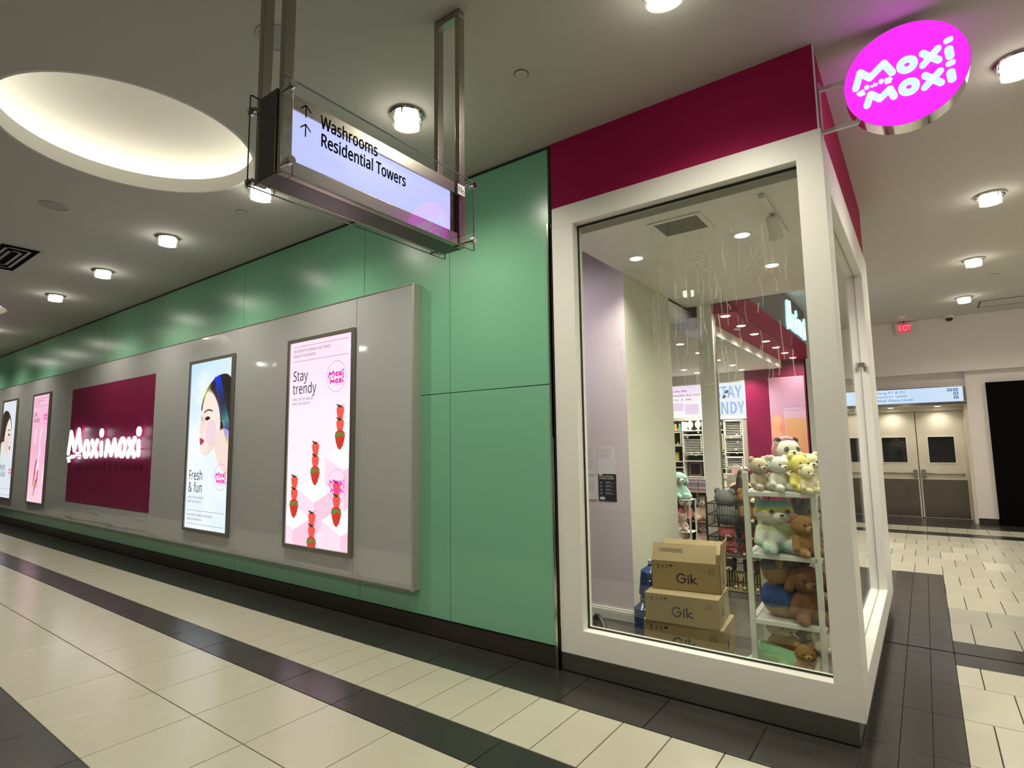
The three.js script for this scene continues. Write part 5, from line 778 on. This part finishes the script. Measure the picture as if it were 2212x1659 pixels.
// ------------------------------------------------------------------ cartons, bottles, hose and notices in the window bay
{
  const front = (w, h, op) => canvasTex(512, Math.round((512 * h) / w), (x, W, H) => {
    x.fillStyle = '#9b8558'; x.fillRect(0, 0, W, H); for (let i = 0; i < 500; i++) { x.fillStyle = hash(i, 9) > 0.5 ? 'rgba(80,60,30,.04)' : 'rgba(255,240,200,.05)'; x.fillRect(hash(i, 1) * W, hash(i, 2) * H, 40 * hash(i, 3) + 4, 1.5); }
    x.strokeStyle = '#17101a'; x.lineWidth = 11; x.lineCap = 'round'; const cx = W * 0.44, cy = H * 0.57, r = H * 0.155; x.beginPath(); x.arc(cx, cy, r, -0.75, -Math.PI * 2 + 0.0, true); x.stroke(); x.beginPath(); x.moveTo(cx + 4, cy); x.lineTo(cx + r, cy); x.stroke();
    const a = cx + r + 20; x.beginPath(); x.moveTo(a, cy - r * 0.15); x.lineTo(a, cy + r); x.stroke(); x.beginPath(); x.arc(a, cy - r * 0.65, 2, 0, 7); x.stroke(); x.beginPath(); x.moveTo(a + 22, cy - r * 1.05); x.lineTo(a + 22, cy + r); x.moveTo(a + 54, cy - r * 0.2); x.lineTo(a + 22, cy + r * 0.4); x.lineTo(a + 62, cy + r); x.stroke();
    x.fillStyle = '#2b201f'; const y = H * 0.12; x.fillRect(38, y + 22, 22, 4); x.beginPath(); x.moveTo(49, y - 4); x.lineTo(58, y + 8); x.lineTo(52, y + 8); x.lineTo(52, y + 20); x.lineTo(46, y + 20); x.lineTo(46, y + 8); x.lineTo(40, y + 8); x.fill(); x.lineWidth = 3; x.strokeStyle = '#2b201f'; x.beginPath(); x.moveTo(74, y + 24); x.lineTo(96, y - 2); x.moveTo(76, y + 2); x.lineTo(94, y + 22); x.stroke(); x.fillRect(112, y - 2, 8, 10); x.fillRect(114, y + 8, 4, 12); x.fillRect(109, y + 20, 14, 4); x.beginPath(); x.arc(148, y + 10, 15, Math.PI, 0); x.fill(); x.fillRect(147, y + 8, 3, 16);
    x.strokeStyle = '#4a3b25'; x.lineWidth = 3; x.strokeRect(W * 0.85, H * 0.16, 36, 38); x.beginPath(); for (const q of [10, 24]) { x.moveTo(W * 0.85 + q, H * 0.16 + 8); x.lineTo(W * 0.85 + q, H * 0.16 + 30); } x.stroke();
  });
  const carton = (label, pos, w, h, d, turn, open) => {
    const t = thing('shipping_carton', label, 'box', pos); t.rotation.y = turn; const m = M.card, th = 0.006;
    if (open) part(t, 'body', [b2(-w / 2, w / 2, 0, th, -d / 2, d / 2), b2(-w / 2, w / 2, 0, h, d / 2 - th, d / 2), b2(-w / 2, w / 2, 0, h, -d / 2, -d / 2 + th), b2(-w / 2, -w / 2 + th, 0, h, -d / 2, d / 2), b2(w / 2 - th, w / 2, 0, h, -d / 2, d / 2)], m);
    else part(t, 'body', rb(-w / 2, w / 2, 0, h, -d / 2, d / 2, 0.005), m);
    part(t, 'front_print', new THREE.PlaneGeometry(w - 0.01, h - 0.008).translate(0, h / 2, d / 2 + 0.001), printMat(front(w, h), 0.75), 'front face printed Gik with handling symbols');
    part(t, 'tape', b2(w / 2, w / 2 + 0.0012, h * 0.15, h, -0.03, 0.03), M.tape); part(t, 'side_mark', b2(w / 2, w / 2 + 0.001, h * 0.3, h * 0.55, 0.06, 0.085), M.dark);
    if (open) { const f = part(t, 'flap', rb(-w / 2 + 0.004, w / 2 - 0.03, 0, 0.145, -th, 0, 0.002, 1).rotateX(-0.55).translate(0, h, d / 2), m); part(f, 'printed_label', [b2(-0.2, -0.02, 0.075, 0.0765, -0.001, 0.0), b2(-0.2, -0.02, 0.1, 0.1015, -0.001, 0.0), b2(-0.2, -0.1985, 0.075, 0.1015, -0.001, 0.0), b2(-0.0215, -0.02, 0.075, 0.1015, -0.001, 0.0), b2(-0.18, -0.03, 0.086, 0.091, -0.001, 0.0)].map((g) => g.translate(0, 0, 0.0016).rotateX(-0.55).translate(0, h, d / 2)), M.dark); part(t, 'flap', rb(-th, 0, 0, 0.15, -d / 2 + 0.004, d / 2 - 0.004, 0.002, 1).rotateZ(-0.12).translate(w / 2, h, 0), m); part(t, 'flap', rb(-w / 2 + 0.004, w / 2 - 0.004, 0, 0.145, 0, th, 0.002, 1).rotateX(-0.9).translate(0, h, -d / 2), m); }
    return t;
  };
  carton('bottom one of the three stacked brown cartons in the shop window', [-1.545, 0.002, -4.361], 0.576, 0.229, 0.44, 0.094);
  carton('middle one of the three stacked brown cartons in the shop window', [-1.549, 0.232, -4.345], 0.532, 0.208, 0.43, 0.115);
  carton('open brown carton with raised flaps on top of the stack in the window', [-1.559, 0.442, -4.449], 0.505, 0.212, 0.36, 0.16, true);
  const bottle = (label, x, y, z, tilt) => { const t = thing('water_bottle', label, 'bottle', [x, y, z]); t.rotation.z = tilt; part(t, 'body', lathe([[0, 0], [0.075, 0.0], [0.085, 0.012], [0.085, 0.07], [0.079, 0.078], [0.085, 0.086], [0.085, 0.14], [0.079, 0.148], [0.085, 0.156], [0.083, 0.2], [0.03, 0.245], [0.026, 0.27], [0, 0.27]], 28), phys(lin(0.05, 0.11, 0.3), 0.15, { transmission: 0.35, thickness: 0.0 })); part(t, 'cap', lathe([[0, 0.295], [0.03, 0.29], [0.031, 0.262], [0.027, 0.262]], 18), std(lin(0.35, 0.45, 0.6), 0.5)); };
  bottle('blue plastic water bottle on the floor behind the carton stack', -1.97, 0.003, -4.5, 0); bottle('blue plastic water bottle stacked on top of the other, behind the cartons', -1.93, 0.30, -4.52, -0.12);
  const hs = thing('vacuum_hose', 'black vacuum hose with clear canister at the lower left window corner', 'vacuum cleaner', [0, 0, 0]);
  part(hs, 'hose', tube([[-2.13, 0.19, -3.93], [-2.09, 0.255, -3.9], [-2.03, 0.235, -3.86], [-1.96, 0.14, -3.8], [-1.9, 0.06, -3.74], [-1.84, 0.028, -3.7]], 0.026, 60, 12), M.blackPlastic); part(hs, 'canister', lathe([[0, 0], [0.09, 0], [0.09, 0.16], [0.07, 0.19], [0, 0.19]], 24).translate(-2.1, 0.003, -3.86), phys(lin(0.07, 0.07, 0.075), 0.1, { transmission: 0.4, thickness: 0 })); part(hs, 'base', lathe([[0, 0], [0.11, 0], [0.11, 0.05], [0.09, 0.06], [0, 0.06]], 24).translate(-2.1, 0.003, -3.86), M.blackPlastic);
  const lines = (x, n, y0, dy, c, x0 = 12, x1 = 180) => { x.fillStyle = c; for (let i = 0; i < n; i++) x.fillRect(x0, y0 + i * dy, (x1 - x0) * (0.7 + 0.3 * hash(i, n)), 3); };
  const papers = [['white printed sheet at the upper left of the four notices', -2.56, 1.40, 0.17, 0.25, (x, w, h) => { x.fillStyle = '#e9e2ec'; x.fillRect(0, 0, w, h); lines(x, 8, 14, 12, '#b8a8bb'); lines(x, 9, 130, 12, '#b09fb3'); }], ['white printed sheet at the upper right of the four notices', -2.372, 1.40, 0.18, 0.25, (x, w, h) => { x.fillStyle = '#efe8f0'; x.fillRect(0, 0, w, h); lines(x, 9, 20, 12, '#b3a9b8'); }],
    ['white Health & Safety notice at the lower left of the four notices', -2.56, 1.155, 0.17, 0.245, (x, w, h) => { x.fillStyle = '#ece5ea'; x.fillRect(0, 0, w, h); x.fillStyle = '#1d1b22'; x.font = 'bold 22px sans-serif'; x.fillText('Health & Safety', 10, 30); x.fillText('at Work', 10, 54); lines(x, 8, 80, 14, '#9a94a0', 60); lines(x, 6, 84, 20, '#b4aeb8', 10, 50); x.fillRect(0, h - 14, w, 14); }],
    ['dark navy injury notice at the lower right of the four notices', -2.365, 1.155, 0.18, 0.245, (x, w, h) => { x.fillStyle = '#141725'; x.fillRect(0, 0, w, h); x.fillStyle = '#fff'; x.font = 'bold 19px sans-serif'; x.fillText('In case of injury', 12, 30); x.fillText('or illness at work', 12, 52); for (let i = 0; i < 4; i++) { x.fillStyle = '#8d93a8'; x.beginPath(); x.arc(30, 88 + i * 36, 11, 0, 7); x.fill(); x.fillStyle = '#c9cdd8'; x.fillRect(76, 78 + i * 36, 60, 5); x.fillStyle = '#7d8498'; x.fillRect(76, 88 + i * 36, 100, 3); x.fillRect(76, 95 + i * 36, 90, 3); } x.fillStyle = '#dfe3ea'; x.fillRect(14, h - 42, 52, 28); }]];
  for (const [l, x, y, w, h, f] of papers) { const t = thing('paper_notice', l, 'notice', [x, y, -4.688]); part(t, 'sheet', b2(-w / 2, w / 2, -h / 2, h / 2, 0.0005, 0.0018), printMat(canvasTex(192, 272, f), 0.6)); part(t, 'tape_corner', b2(-w / 2 + 0.01, -w / 2 + 0.04, h / 2 - 0.012, h / 2 + 0.006, 0.0018, 0.0022), M.white); }
}
// dried residue on the shop side of the front pane
{
  const res = canvasTex(512, 512, (x, w, h) => {
    x.fillStyle = '#000'; x.fillRect(0, 0, w, h); x.lineCap = 'round';
    for (let i = 0; i < 150; i++) { const a = 40 + hash(i, 1) * (w - 60), dens = 0.3 + 0.7 * Math.min(1, Math.max(0, (a - 150) / 200)); const b = hash(i, 2) * h * 0.9, l = 10 + hash(i, 3) * 110; x.strokeStyle = `rgba(255,255,255,${(0.2 + 0.5 * hash(i, 4)) * dens})`; x.lineWidth = 0.8 + hash(i, 5) * 1.4; x.beginPath(); x.moveTo(a, b); x.quadraticCurveTo(a + (hash(i, 6) - 0.5) * 16, b + l / 2, a + (hash(i, 7) - 0.5) * 12, Math.min(h - 8, b + l)); x.stroke(); }
    for (let i = 0; i < 40; i++) { const a = 200 + hash(i, 11) * 260, b = 40 + hash(i, 12) * 160; x.strokeStyle = `rgba(255,255,255,${0.15 + 0.3 * hash(i, 14)})`; x.lineWidth = 1.2; x.beginPath(); x.arc(a, b, 4 + 14 * hash(i, 13), hash(i, 15) * 6, hash(i, 15) * 6 + 2.5); x.stroke(); }
    x.strokeStyle = 'rgba(255,255,255,.25)'; x.lineWidth = 1.2; x.beginPath(); x.moveTo(40, h - 8); x.lineTo(w - 130, h - 10); x.stroke(); x.fillStyle = 'rgba(255,255,255,.035)'; x.fillRect(30, 0, w - 60, h - 8);
  });
  res.colorSpace = THREE.NoColorSpace; const w = scene.children.find((o) => o.name === 'window_1');
  part(w, 'dried_residue', new THREE.PlaneGeometry(1.3, 1.0).translate(-1.15, 2.4, -3.553), new THREE.MeshPhysicalMaterial({ color: lin(0.8, 0.78, 0.66), alphaMap: res, transparent: true, roughness: 1, transmission: 0.5, thickness: 0, depthWrite: false }), 'dried streaks on the pane');
}

renderer.render(scene, camera);
